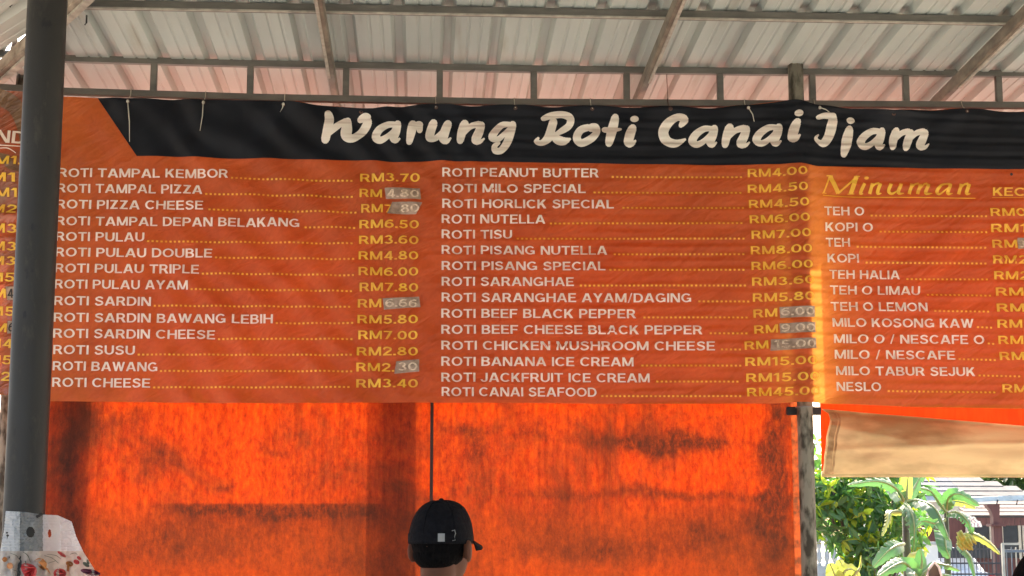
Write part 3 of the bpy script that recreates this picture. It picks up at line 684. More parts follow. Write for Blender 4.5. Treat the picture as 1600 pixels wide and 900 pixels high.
def sh(st, dx, dy): return [(s[0], s[1]+dx, s[2]+dy)+s[3:] if s[0] == 'dot' else [(x+dx, y+dy, w_) for x, y, w_ in s] for s in st]
La = [[(650, 168, 34), (590, 170, 42), (530, 210, 50), (505, 258, 54), (540, 282, 44), (590, 258, 36), (640, 205, 26)], [(665, 166, 50), (652, 215, 58), (635, 265, 56), (652, 288, 34), (684, 266, 10)]]
Li = [[(792, 190, 54), (772, 240, 62), (762, 298, 58), (788, 304, 38), (817, 278, 10)], ('dot', 806, 123, 31, 25)]
Ln = [[(1157, 162, 60), (1137, 220, 58), (1124, 285, 46)], [(1145, 240, 22), (1200, 182, 38), (1265, 164, 44)], [(1280, 170, 50), (1262, 225, 58), (1240, 278, 58), (1272, 292, 28), (1303, 268, 10)]]
A_ = (480, 160); Bo = (820, 160); Co = (1150, 160)
title = [('W', A_, [[(155, 88, 50), (165, 135, 60), (152, 200, 60), (133, 275, 56)], [(150, 250, 20), (205, 195, 44), (285, 138, 34)], [(300, 140, 46), (292, 200, 70), (290, 250, 70), (335, 272, 55), (390, 238, 52), (432, 185, 58), (448, 150, 56)], [(392, 135, 44), (425, 118, 48), (448, 118, 44)]]),
         ('a', A_, La), ('r', A_, [[(778, 165, 56), (766, 220, 58), (750, 292, 42)], [(780, 205, 28), (812, 168, 42), (830, 166, 44)], [(828, 170, 40), (826, 212, 40)]]),
         ('u', A_, [[(928, 160, 56), (908, 215, 58), (902, 268, 54), (945, 268, 40), (1000, 215, 32), (1030, 175, 26)], [(1036, 160, 52), (1014, 215, 60), (1000, 270, 58), (1026, 288, 34), (1058, 262, 10)]]),
         ('n', A_, Ln), ('g', A_, [[(1490, 166, 34), (1430, 172, 40), (1378, 222, 48), (1360, 262, 50), (1402, 272, 40), (1450, 232, 30), (1490, 190, 24)], [(1510, 166, 50), (1492, 230, 56), (1468, 300, 52), (1425, 355, 46), (1385, 358, 46), (1378, 325, 36), (1410, 300, 20)]]),
         ('R', Bo, [[(135, 122, 36), (195, 98, 46), (275, 92, 46), (332, 120, 50), (325, 172, 46), (270, 212, 40), (205, 248, 16)], [(210, 142, 54), (190, 210, 56), (170, 265, 58), (125, 298, 40), (85, 288, 34), (103, 258, 12)], [(215, 240, 44), (240, 276, 60), (288, 286, 52), (338, 266, 10)]]),
         ('o', Bo, [[(470, 185, 44), (410, 205, 50), (382, 260, 52), (415, 300, 52), (485, 270, 50), (528, 222, 44), (522, 182, 42), (485, 180, 40)], [(480, 205, 24), (545, 212, 18)]]),
         ('t', Bo, [[(664, 112, 50), (648, 180, 62), (630, 250, 60), (617, 305, 48)], [(583, 203, 36), (640, 206, 34), (704, 200, 16)]]), ('i', Bo, Li),
         ('C', Bo, [[(1148, 168, 34), (1172, 130, 54), (1122, 112, 46), (1055, 152, 60), (1018, 220, 66), (1045, 285, 62), (1110, 302, 52), (1185, 268, 12)]]), ('a', Bo, sh(La, 728, 26)), ('n', Bo, sh(Ln, 348, 27)),
         ('a', Co, sh(La, -357, 22)), ('i', Co, sh(Li, -360, -26)),
         ('I', Co, [[(592, 122, 30), (640, 108, 38), (705, 112, 44)], [(704, 112, 52), (698, 180, 66), (675, 258, 62), (638, 306, 54), (600, 300, 34), (578, 272, 24), (600, 245, 8)]]),
         ('j', Co, [[(830, 200, 50), (816, 260, 66), (802, 330, 62), (788, 390, 40)], ('dot', 836, 140, 31, 25)]), ('a', Co, sh(La, 407, 46)),
         ('m', Co, [[(1178, 212, 52), (1158, 270, 56), (1146, 332, 44)], [(1165, 285, 22), (1215, 228, 36), (1268, 212, 36)], [(1285, 222, 46), (1266, 280, 54), (1246, 336, 46)], [(1272, 285, 22), (1320, 230, 36), (1378, 212, 38)], [(1392, 222, 46), (1372, 270, 54), (1352, 322, 52), (1386, 332, 28), (1418, 305, 8)]])]
tt = bpy.data.objects.new('title_lettering', None); col.objects.link(tt); tt.parent = banner; tt.location = (0, 0, 0)
def mapped(vs, org, s, Y, off, surf):
    out = []
    for x, y in vs:
        p = P(org[0]+x/s, org[1]+y/s, Y); out.append(surf(p.x, p.z, off))
    return out
for ch, org, st in title:
    vs, fs = union(stroke_polys([q if q[0] == 'dot' else [(a_, b_, c_*1.13) for a_, b_, c_ in q] for q in st]), 26)
    pyobj('letter', mapped(vs, org, 4.706, BY, .0052, on_banner), fs, M['title'], tt)
# Minuman heading
def mn(x): return [[(x+26, 108, 24), (x+6, 188, 26)], [(x+8, 160, 8), (x+45, 116, 14), (x+80, 106, 18)], [(x+88, 108, 26), (x+66, 180, 26), (x+98, 182, 5)]]
mi = [[(75, 182, 12), (122, 60, 12)], [(98, 52, 8), (135, 54, 10)], [(126, 56, 34), (188, 184, 30)], [(186, 186, 14), (330, 58, 14)], [(326, 58, 34), (282, 188, 32)], [(318, 54, 8), (352, 56, 8)], [(62, 184, 6), (98, 184, 6)], [(258, 190, 7), (310, 188, 6)],
      [(388, 108, 24), (356, 180, 24), (378, 186, 6)], ('dot', 402, 68, 17, 11)] + mn(420) + [[(590, 108, 26), (572, 165, 26), (598, 185, 18), (640, 160, 8)], [(668, 106, 26), (646, 178, 26), (690, 180, 5)]] + mn(722)[:2] + \
     [[(812, 110, 26), (792, 188, 26)], [(800, 160, 8), (838, 116, 14), (868, 106, 18)], [(876, 108, 26), (854, 180, 26), (905, 180, 5)], [(1030, 108, 14), (975, 118, 18), (940, 160, 28), (958, 188, 16), (1020, 140, 8)], [(1044, 106, 26), (1022, 180, 26), (1060, 180, 5)]] + mn(1098) + \
     [[(68, 200, 7), (300, 214, 8), (700, 212, 7), (1232, 218, 7)], [(1358, 212, 4), (1480, 211, 4), (1600, 211, 4), (1710, 212, 4)]]
vs, fs = union(stroke_polys(mi, False), 40)
tag(pyobj('heading', mapped(vs, (1270, 265), 4.848, BY, .0046, on_banner), fs, Yw, banner), 'yellow italic Minuman heading, underlined')

# scratches
bm = B()
vs, fs = union(stroke_polys([[(88, 363, 1.2), (140, 366, .6), (200, 365.5, 1), (254, 365, .5)], [(90, 358, .5), (150, 363, .8)], [(270, 370, .5), (325, 373, 1)]], False))
# ------------------------------------------------------------------ brown side banner at the far left
SY = 6.36
def sdisp(X, Z, off=0):
    return (X, SY-.030*G(Z-P(5, 338, SY).z, .022)-.014*G(Z-P(5, 372, SY).z, .012)-.012*G(Z-P(5, 447, SY).z, .008)-.02*nz(X*3, Z*4, 2)-.010*nz(X*9, Z*11, 5)-.05*G(X-PX(5, SY), .12)*nz(0, Z*3.2, 8)-off, Z)
sb = thing('side_banner', (PX(-100, SY), SY, P(0, 620, SY).z), 'glossy brown and orange price banner cut off at the left edge, behind the dark pillar', 'banner')
def sfn(u, v):
    px = -420+(52+420)*u; X = PX(px, SY, 400); zt = P(px, 141, SY).z; zb = P(px, 618, SY).z
    return sdisp(X, zb+(zt-zb)*v)
vs, fs = grid(sfn, 110, 150); pyobj('vinyl_sheet', vs, fs, M['side_banner'], sb, True)
M['swirl'] = banner_mat('tan swirl print', (.26, .15, .07), (.15, .07, .035), .15, .15, .8, None, .7)
vs, fs = union(stroke_polys([[(-260, 160, 20), (-60, 148, 22), (10, 156, 26), (34, 190, 22), (42, 240, 14)], [(-260, 300, 16), (-20, 250, 18), (20, 262, 12), (36, 268, 6)]], False), 8)
pyobj('swirl_print', [sdisp(P(x, y, SY).x, P(x, y, SY).z, .004) for x, y in vs], fs, M['swirl'], sb)
text('ND', -5, 41, 213, 216, 21, M['white_print'], sb, 'heading', off=.008, surf=sdisp, Y=SY, bold=.0)
vs, fs = union(stroke_polys([[(-60, 224, 1.2), (0, 228, 1.6), (38, 230, 1.4)], [(0, 233, 1.2), (14, 233, 1.6), (27, 241, 1)]], False))
pyobj('rule', [sdisp(P(x, y, SY).x, P(x, y, SY).z, .007) for x, y in vs], fs, M['white_print'], sb)
for s, x1, y in (('M1.', 36, 252), ('M1', 27, 279), ('M1.', 36, 302), ('M2', 28, 327), ('M3', 26, 356), ('M3', 26, 384), ('M3', 25, 407), ('M5', 24, 433), ('M', 10, 458), ('M5', 22, 485), ('M', 10, 511), ('M4', 20, 536), ('M5', 20, 562), ('M2', 19, 588)):
    text(s, x1-(40 if len(s) > 1 else 22), x1, y, y+1, 14, M['yellow_print'], sb, 'price', off=.009, surf=sdisp, Y=SY, bold=.004)
for s, y in (('4', 459), ('6', 511)):
    def tf2(u, v):
        p = P(11+13*u, y+10-20*v, SY); return sdisp(p.x, p.z, .009)
    vs, fs = grid(tf2, 3, 3); pyobj('price_tape', vs, fs, M['tape'], sb); text(s, 13, 22, y, y, 14, M['ink'], sb, 'tape_digits', off=.013, surf=sdisp, Y=SY, bold=0)

# ------------------------------------------------------------------ orange tarpaulin behind the banner
TPY = 6.62
def td(X, Z):
    d = .012*nz(X*1.3, Z*.8, 21)+.006*nz(X*4, Z*1.5, 22)+.0022*nz(X*14, Z*9, 23)
    xa = PX(690, TPY, 680)
    r = math.hypot(X-xa, Z-2.35); th = math.atan2(Z-2.35, X-xa)
    d += .004*math.sin(th*17+4*nz(r*3, th, 3))*math.exp(-r/.28)
    return d
tl, tr = PX(40, TPY, 700), PX(1237, TPY, 700)
tarp = thing('tarpaulin', ((tl+tr)/2, TPY, .3), 'large dirty orange tarpaulin hanging below and behind the menu banner, glowing in sunlight', 'tarpaulin')
ztt = P(800, 175, TPY).z
def tfn(u, v):
    X = tl+(tr-tl)*u; Z = .28+(ztt-.28)*v
    return (X, TPY-td(X, Z), Z)
vs, fs = grid(tfn, 330, 330)
def grime_and_bands(px, py):  # dirt patches, then darker horizontal bands and a darker lower part
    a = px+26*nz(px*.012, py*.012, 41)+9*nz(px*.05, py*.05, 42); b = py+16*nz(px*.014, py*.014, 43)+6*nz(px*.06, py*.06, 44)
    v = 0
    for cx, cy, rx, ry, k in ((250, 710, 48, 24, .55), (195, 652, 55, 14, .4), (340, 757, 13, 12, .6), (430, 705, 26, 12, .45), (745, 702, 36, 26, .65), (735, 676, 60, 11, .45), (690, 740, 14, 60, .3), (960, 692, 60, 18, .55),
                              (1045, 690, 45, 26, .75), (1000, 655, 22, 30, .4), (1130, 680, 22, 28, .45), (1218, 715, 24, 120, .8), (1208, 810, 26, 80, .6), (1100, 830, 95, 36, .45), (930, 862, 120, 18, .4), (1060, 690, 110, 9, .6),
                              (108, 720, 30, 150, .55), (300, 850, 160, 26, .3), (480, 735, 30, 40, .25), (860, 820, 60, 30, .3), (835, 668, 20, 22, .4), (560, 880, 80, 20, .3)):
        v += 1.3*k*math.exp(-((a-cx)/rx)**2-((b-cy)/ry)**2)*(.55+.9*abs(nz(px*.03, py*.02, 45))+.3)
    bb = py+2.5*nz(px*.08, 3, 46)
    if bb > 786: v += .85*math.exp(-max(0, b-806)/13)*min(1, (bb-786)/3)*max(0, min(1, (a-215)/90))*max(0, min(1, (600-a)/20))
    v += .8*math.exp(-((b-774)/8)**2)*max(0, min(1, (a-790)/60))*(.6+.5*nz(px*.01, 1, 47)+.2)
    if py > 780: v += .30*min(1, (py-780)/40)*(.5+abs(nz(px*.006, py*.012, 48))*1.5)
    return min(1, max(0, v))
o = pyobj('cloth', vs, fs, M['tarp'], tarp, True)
ga = o.data.attributes.new('grime_and_bands', 'FLOAT', 'POINT'); ga.data.foreach_set('value', [grime_and_bands(*proj(v)) for v in vs])
def hemfn(u, v):
    X = tr+.034*u-.002; Z = .28+(ztt-.28)*v
    return (X, TPY-td(X, Z)-.006-.002*math.sin(Z*90), Z)
vs, fs = grid(hemfn, 3, 260); pyobj('side_hem', vs, fs, M['tarp_seam'], tarp, True)
xs_ = PX(674.5, TPY, 700)
def seamfn(u, v):
    X = xs_+(u-.5)*.013; Z = .28+(ztt-.28)*v
    return (X, TPY-td(X, Z)-.006, Z)
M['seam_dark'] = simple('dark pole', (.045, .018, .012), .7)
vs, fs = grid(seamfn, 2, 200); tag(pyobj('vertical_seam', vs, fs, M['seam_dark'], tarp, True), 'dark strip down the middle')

# ------------------------------------------------------------------ folded right tarpaulin
fx0 = PX(1283, TPY, 640); ft = thing('tarpaulin', (fx0+.6, TPY, P(1400, 738, TPY).z), 'rolled-up tarpaulin at the right, orange outside and beige inside, above the garden opening', 'tarpaulin')
XR = PX(1760, TPY, 640)
zb_ = lambda px: P(px, 741+ (px-1284)*.002, TPY).z
def ofn(u, v):
    X = fx0+(XR-fx0)*u; px = 1284+(1760-1284)*u; z0 = zb_(px)+.01; Z = z0+(ztt-z0)*v
    return (X+ (.0 if u > .01 else 0), TPY+.02-.010*nz(X*3, Z*2, 31)-.003*nz(X*10, Z*7, 3), Z)
vs, fs = grid(ofn, 100, 90); pyobj('outer_cloth', vs, fs, M['tarp_clean'], ft, True)
fold_top = [(1284, 637), (1320, 640), (1350, 643), (1450, 651), (1600, 664), (1760, 676)]
left_edge = [(0, 1284), (.2, 1287), (.5, 1291), (.85, 1298), (.93, 1296), (1, 1285)]
def fold_pt(px, v, off=0):
    pt = P(px, lerp1(fold_top, px), 6.55).z; z0 = zb_(px)
    Z = z0+(pt-z0)*v
    bulge = .05*math.sin(PI*min(1, v*1.05))**.6+.01*nz(px*.02, v*4, 9)+.012*nz(px*.008+v*1.2, v*2.5, 19)
    s_ = (px-1290)*.012
    bulge += .010*math.exp(-((v-.35-.25*s_*.3)/.05)**2)+.009*math.exp(-((v-.75+.12*s_)/.06)**2)*(px < 1420)-.010*G(px-1350, 9)*(.5+.5*nz(v*5, 1, 3))
    Y = TPY-.012-bulge*(.9+.3*nz(px*.01, 0))
    return (P(px, 700, Y).x, Y-off, Z)
def fold_fn(u, v):
    xl = smooth1(left_edge, v); return fold_pt(xl+(1760-xl)*u, v)
vs, fs = grid(fold_fn, 130, 30); pyobj('folded_flap', vs, fs, M['beige'], ft, True)
for a, b in ((3, 12), (14, 17)):
    def hf(u, v):
        xl = smooth1(left_edge, v); return fold_pt(xl+a+(b-a)*u, v, .004+.001*math.sin(v*60))
    vs, fs = grid(hf, 3, 60); pyobj('stitched_hem', vs, fs, M['beige_seam'], ft, True)
bm = B()
tube(bm, [Vector(fold_pt(1284+(1760-1284)*k/40, 0))+Vector((0, .012, 0)) for k in range(41)], .012, 8)
obj('bottom_fold', bm, M['beige'], ft, True)

# ------------------------------------------------------------------ outdoor columns that shade the tarpaulin
def sun_shift(px, py, dY):
    "point at distance dY beyond the tarpaulin, on the sun's ray through the tarpaulin point"
    p = P(px, py, TPY); k = dY/SUN.y; return p+SUN*k
q = sun_shift(612, 700, .22)
t = thing('pillar', (q.x, q.y, -.12), 'square brown column outside, showing as a broad dark band through the orange tarpaulin', 'pillar')
bm = B(); box(bm, (q.x, q.y, 1.55), (.175, .175, 3.34), bev=.01); obj('shaft', bm, M['bark'], t)
bm = B(); box(bm, (q.x, q.y, -.07), (.26, .26, .1), bev=.01); obj('base', bm, M['baluster'], t)
q = sun_shift(106, 700, .2)
t = thing('pillar', (q.x, q.y, -.12), 'narrower column outside, dark band at the tarpaulin left end beside the dark pillar', 'pillar')
bm = B(); box(bm, (q.x, q.y, 1.55), (.15, .13, 3.34), bev=.01); obj('shaft', bm, M['bark'], t)
bm = B(); box(bm, (q.x+.02, q.y, -.07), (.2, .2, .1), bev=.01); obj('base', bm, M['baluster'], t)
# ------------------------------------------------------------------ plastic sheet round the left pillar
KY = PY_-.062
pxc = 50
def wrap(px, py, off=0):
    p = P(px, py, KY); dx = p.x-PX(37, KY, py)
    k = max(0, abs(dx)-.03)
    y = KY+min(.10, 1.2*k*k/.06+k*.35)-.012*nz(px*.05, py*.02, 2)-.007*nz(px*.12, py*.09, 5)-.004*nz(px*.3, py*.2, 6)-.006*math.sin(px*.35+py*.05)*max(0, min(1, (py-840)/40))
    q = P(px, py, y); return (q.x, y-off, q.z)
ltab = [(798, 9), (830, 6), (862, 0), (900, -12), (1000, -30)]; rtab = [(798, 66), (812, 112), (830, 119), (862, 130), (900, 154), (1000, 176)]
ttab = [(0, 798), (40, 800), (66, 804), (90, 805), (112, 815)]
bagt = thing('plastic_sheet', (PX(52, KY, 900), KY, P(52, 1000, KY).z), 'white plastic sheet printed with vegetables, wrapped round the foot of the dark pillar', 'plastic sheet')
def bag_part(name, y0, y1, mat, holes, ribs):
    bm = B(); cols_, rows_ = 110, int((y1-y0)/.9); V_ = {}
    for j in range(rows_+1):
        v = j/rows_
        for i in range(cols_+1):
            u = i/cols_; py = y0+(y1-y0)*v; xl = lerp1(ltab, py); xr = lerp1(rtab, py)
            if y0 < 850: # slanted top edge
                xr = lerp1([(798, 112), (830, 119), (862, 130)], py); px = xl+(xr-xl)*u; tp = lerp1(ttab, px); py = tp+(y1-tp)*v
            else: px = xl+(xr-xl)*u
            V_[i, j] = (px, py)
    vv = {k: bm.verts.new(wrap(p[0], p[1], .0012*math.sin(p[1]*1.35) if ribs else 0)) for k, p in V_.items()}
    for j in range(rows_):
        for i in range(cols_):
            cx, cy = V_[i, j]
            if any(((cx-h[0])/h[2])**2+((cy-h[1])/h[3])**2 < 1 for h in holes): continue
            bm.faces.new((vv[i, j], vv[i+1, j], vv[i+1, j+1], vv[i, j+1]))
    if ribs:
        bm.faces.ensure_lookup_table()
        for f in bm.faces:
            if 31 < proj(f.calc_center_median())[0] < 67: f.material_index = 1
    return obj(name, bm, mat, bagt, True, False)
bag_part('ribbed_band', 798, 861, [M['plastic'], M['film']], [(47, 831, 6.5, 8.5), (77, 833, 2.6, 6.5)], True)
bag_part('printed_skirt', 861, 1000, M['plastic_print'], [], False)
def veg(name, polys, mat):
    vs, fs = union(polys, 4); pyobj(name, [wrap(x, y, .004) for x, y in vs], fs, mat, bagt)
def blob(cx, cy, rx, ry, rot=0, n=16, k=0):
    o = []
    for i in range(n):
        a = 2*PI*i/n; r = 1+k*math.cos(3*a); x = rx*math.cos(a)*r; y = ry*math.sin(a)*r
        o.append((cx+x*math.cos(rot)-y*math.sin(rot), cy+x*math.sin(rot)+y*math.cos(rot)))
    return o
veg('pepper_print', [blob(46, 893, 11, 15, -.5, k=.12)], M['red']); veg('tomato_print', [blob(94, 896, 10, 8)], M['red'])
veg('carrot_print', [[(54, 876), (60, 872), (68, 873), (73, 879), (80, 898), (76, 896), (62, 886)]], M['carrot'])
veg('tomato_print', [blob(120, 878, 5, 3.6, .5)], M['red']); veg('chilli_print', [blob(97, 866, 8, 2.5, .6)], M['red']); veg('aubergine_print', [blob(142, 894, 16, 4.5, .2)], M['purple'])
veg('mushroom_print', [blob(109, 881, 6, 4, .3), [(105, 884), (109, 883), (108, 893), (105, 892)]], M['carrot'])
veg('tomato_print', [blob(124, 872, 4, 2.5, .7)], M['red']); veg('leaf_print', [blob(135, 882, 6, 3, .6), blob(138, 878, 4, 2, 1.2)], M['sprig'])
veg('pepper_print', [blob(8, 874, 4, 4)], M['carrot']); veg('pepper_print', [blob(16, 884, 5, 5)], M['carrot'])
veg('tomato_print', [blob(60, 915, 14, 9), blob(100, 920, 10, 12), blob(20, 912, 9, 7)], M['red'])
vs, fs = union(stroke_polys([[(36, 862, .8), (44, 868, 1.2), (48, 878, .8)], [(70, 868, .8), (82, 872, 1), (92, 880, .8)], [(74, 866, .6), (88, 868, 1), (96, 874, .6)], [(16, 864, .8), (26, 868, 1), (30, 874, .7)], [(76, 880, .8), (88, 876, .8)], [(40, 876, 2), (41, 882, 2)], [(110, 866, .7), (118, 864, 1), (122, 868, .6)], [(20, 890, .7), (28, 893, 1), (32, 898, .6)]], False))
pyobj('sprig_print', [wrap(x, y, .004) for x, y in vs], fs, M['sprig'], bagt)
bm = B(); tube(bm, [wrap(58, 808, .01), wrap(63, 806, .014), wrap(67, 803.5, .012)], .004, 8); obj('black_tie', bm, M['black_rubber'], bagt)

# ------------------------------------------------------------------ people
def remeshed(bm, vox, smooth=6):
    me = bpy.data.meshes.new('tmp'); bm.to_mesh(me); bm.free()
    o = bpy.data.objects.new('tmp', me); col.objects.link(o)
    m = o.modifiers.new('r', 'REMESH'); m.mode = 'VOXEL'; m.voxel_size = vox
    s = o.modifiers.new('s', 'SMOOTH'); s.iterations = smooth; s.factor = .5
    bpy.context.view_layer.update(); dg = bpy.context.evaluated_depsgraph_get()
    out = bpy.data.meshes.new_from_object(o.evaluated_get(dg)); bpy.data.objects.remove(o); bpy.data.meshes.remove(me)
    return out
def limb(bm, pts, rad, n=14):
    tube(bm, pts, rad, n)
    for p, r in ((pts[0], rad[0]), (pts[-1], rad[-1])): ell(bm, Vector(p), (r, r, r), seg=12, rings=8)
def person(hc, yaw, label, cap, cat_loc):
    """hc: centre of the head in the world; yaw: turn of the head to the right; body stands below on the floor"""
    t = thing('person', (hc.x, hc.y, .006), label, 'person')
    H = hc.z-.006
    Ry = Matrix.Rotation(-yaw, 4, 'Z'); T = Matrix.Translation(hc)
    def hp(x, y, z): return (T @ Ry @ Vector((x, y, z)))
    def he(bm, c, r, rot=Matrix()): ell(bm, hp(*c), r, Ry @ rot, 24, 18)
    Bd = Matrix.Rotation(-yaw*.3, 4, 'Z')
    def bp(x, y, z): v = Bd @ Vector((x, y, 0)); return Vector((hc.x+v.x, hc.y+v.y, .006+z))
    bm = B()
    he(bm, (0, -.008, .012), (.075, .093, .098)); he(bm, (0, .03, -.05), (.058, .06, .07)); he(bm, (0, .045, -.085), (.035, .04, .028))
    he(bm, (0, .092, -.028), (.012, .018, .024)); he(bm, (0, .088, -.06), (.022, .01, .008)); he(bm, (0, .078, .0), (.05, .014, .012))
    for s in (-1, 1):
        he(bm, (s*.088, -.006, -.026), (.010, .022, .034), Matrix.Rotation(s*.45, 4, 'Z')); he(bm, (s*.076, .01, -.03), (.012, .012, .022))
    nb = bp(0, -.02, H-.23); limb(bm, [hp(0, -.022, -.05), hp(0, -.022, -.10), nb+Vector((0, -.005, .02)), nb], [.050, .049, .055, .072])
    ell(bm, bp(0, -.02, H-.25), (.13, .06, .035), Bd)
    ell(bm, bp(0, -.01, H-.42), (.15, .10, .18), Bd); ell(bm, bp(0, 0, H-.62), (.135, .095, .16), Bd); ell(bm, bp(0, 0, H-.76), (.15, .105, .11), Bd)
    for s in (-1, 1):
        sh_ = bp(s*.17, -.01, H-.29); el = bp(s*.215, -.03, H-.58); wr = bp(s*.205, .05, H-.80)
        limb(bm, [sh_, el], [.05, .038]); limb(bm, [el, wr], [.038, .025])
        ell(bm, wr+Vector((0, .01, -.045)), (.016, .038, .048), Bd)
        for k in range(4):
            f0 = wr+(Bd @ Vector((0, -.015+.017*k, -.08))); L = (.05, .062, .066, .055)[3-k]
            limb(bm, [f0, f0+Vector((-s*.006, .004, -L*.5)), f0+Vector((-s*.02, .008, -L*.95))], [.0085, .008, .007], 8)
        th0 = wr+(Bd @ Vector((0, .04, -.035))); limb(bm, [th0, th0+Vector((-s*.01, .018, -.03)), th0+Vector((-s*.015, .018, -.055))], [.011, .0095, .008], 8)
        hpz = bp(s*.085, 0, H-.80); kn = bp(s*.095, .015, H*.29); an = bp(s*.10, -.01, .09)
        limb(bm, [hpz, (hpz+kn)/2, kn], [.085, .07, .052]); limb(bm, [kn, kn.lerp(an, .35)+Vector((0, -.012, 0)), an], [.05, .05, .034])
        ell(bm, bp(s*.105, .06, .05), (.042, .12, .04), Bd)
    me = remeshed(bm, .0065, 5); body = link('body', me, M['skin'], t, True)
    bm = B()
    ell(bm, bp(0, -.02, H-.275), (.15, .075, .04), Bd); ell(bm, bp(0, -.01, H-.42), (.165, .115, .19), Bd); ell(bm, bp(0, 0, H-.62), (.152, .112, .17), Bd); ell(bm, bp(0, 0, H-.76), (.165, .12, .10), Bd)
    for s in (-1, 1): limb(bm, [bp(s*.165, -.01, H-.30), bp(s*.20, -.022, H-.48)], [.064, .06])
    link('shirt', remeshed(bm, .01, 6), M['shirt'], t, True)
    bm = B(); ell(bm, bp(0, 0, H-.80), (.16, .115, .09), Bd)
    for s in (-1, 1): limb(bm, [bp(s*.085, 0, H-.82), bp(s*.095, .01, H*.29), bp(s*.10, -.005, .10)], [.095, .07, .055])
    link('trousers', remeshed(bm, .011, 5), M['trousers'], t, True)
    for s in (-1, 1):
        bm = B(); ell(bm, bp(s*.105, .06, .05), (.05, .13, .045), Bd); obj('shoe', bm, M['shoe'], t, True)
    # hair: back and sides, low on the nape
    bm = B()
    if cap:
        he(bm, (0, -.010, .008), (.079, .090, .092)); he(bm, (0, -.036, -.034), (.064, .056, .048))
        bmesh.ops.bisect_plane(bm, geom=bm.verts[:]+bm.edges[:]+bm.faces[:], plane_co=hp(0, .03, 0), plane_no=Ry @ Vector((0, 1, .5)), clear_outer=True)
    else:
        he(bm, (0, -.012, .022), (.092, .110, .108)); he(bm, (0, -.05, -.035), (.08, .07, .075))
    hair = obj('hair', bm, M['hair'], t, True)
    # eyes
    for s in (-1, 1):
        bm = B(); he(bm, (s*.031, .074, -.012), (.012, .009, .007)); obj('eye', bm, M['silver'], t, True)
    if cap:
        a, b, h, z0 = .086, .103, .119, -.006
        bm = B(); rows = 18; cols = 60; rg = []
        for j in range(rows+1):
            ph = (PI/2)*j/rows; rr = []
            for i in range(cols):
                th = 2*PI*i/cols; cr = math.cos(ph)**.78
                seam = 1-.010*max(0, 1-abs(((th/(PI/3)) % 1)-.5)*16) if j < rows else 1
                wr_ = 1+.010*nz(math.cos(th)*3, math.sin(th)*3, ph*3)
                x = a*cr*math.cos(th)*seam*wr_; y = b*cr*math.sin(th)*seam*wr_-.005; z = z0+h*math.sin(ph)*wr_+.020*max(0, math.sin(th))*math.cos(ph)
                rr.append(bm.verts.new(hp(x, y, z)) if j < rows else None)
            rg.append(rr)
        topv = bm.verts.new(hp(0, -.005, z0+h))
        for j in range(rows-1):
            for i in range(cols): bm.faces.new((rg[j][i], rg[j][(i+1) % cols], rg[j+1][(i+1) % cols], rg[j+1][i]))
        for i in range(cols): bm.faces.new((rg[rows-1][i], rg[rows-1][(i+1) % cols], topv))
        capo = obj('cap', bm, M['cap'], t, True); so_ = capo.modifiers.new('s', 'SOLIDIFY'); so_.thickness = .0025
        bm = B(); he(bm, (0, -.005, z0+h+.001), (.007, .007, .005)); obj('cap_button', bm, M['cap'], capo, True)
        def ringp(th, z, k=1.02): return hp(a*k*math.cos(th), b*k*math.sin(th)-.005, z)
        for k in range(6):
            th = PI/6+k*PI/3+.001
            bm = B(); tube(bm, [hp(a*1.004*math.cos(ph)**.78*math.cos(th), b*1.004*math.cos(ph)**.78*math.sin(th)-.005, z0+h*math.sin(ph)*1.004) for ph in [PI/2*j/12 for j in range(12)]], .0012, 6)
            obj('cap_seam', bm, M['cap'], capo, True)
        # strap, slider and clip on the back
        def band(name, t0, t1, za, zb, k, mat, lift=.0):
            n = 16; vs = []
            for i in range(n+1):
                th = t0+(t1-t0)*i/n
                vs += [ringp(th, za, k), ringp(th, zb, k), ringp(th, zb, k-.022), ringp(th, za, k-.022)]
            fs = []
            for i in range(n):
                for c_ in range(4): fs.append((i*4+c_, i*4+(c_+1) % 4, i*4+4+(c_+1) % 4, i*4+4+c_))
            fs += [(0, 1, 2, 3), (n*4, n*4+3, n*4+2, n*4+1)]
            return pyobj(name, vs, fs, mat, capo)
        band('strap', -PI/2-1.25, -PI/2+1.0, .000, .022, 1.016, M['cap'])
        band('slider', -PI/2+.50, -PI/2+.70, .000, .022, 1.04, M['silver'])
        t0 = -PI/2+.96; bm = B()
        tube(bm, [ringp(t0-.05, .029, 1.05), ringp(t0+.03, .031, 1.05), ringp(t0+.06, .022, 1.05), ringp(t0+.03, .014, 1.05), ringp(t0+.05, .004, 1.05), ringp(t0-.03, .003, 1.05)], .0014, 6); obj('clip', bm, M['silver'], capo, True)
        def brim(u, v):
            th = PI/2+(u-.5)*2.0; k = 1.0+v*.0
            x = a*math.cos(th)*(1+.0*v); y = b*math.sin(th)-.005
            L = .066*math.cos((u-.5)*2.6)**.7 if abs(u-.5) < .5 else 0
            y2 = y+v*(L+.01)
            z = z0+.018-.30*(x*x)/.086-v*.020
            return hp(x*(1+.03*v), y2, z)
        vs, fs = grid(brim, 24, 8); bo = pyobj('brim', vs, fs, M['cap'], capo, True); so_ = bo.modifiers.new('s', 'SOLIDIFY'); so_.thickness = .003
    return t
person(P(690.5, 846, 4.5), R(30), 'person in a black cap seen from behind in front of the orange tarpaulin', True, None)
person(P(1668, 966, 2.6), R(20), 'person with black hair, only a dark sliver at the bottom right corner', False, None)

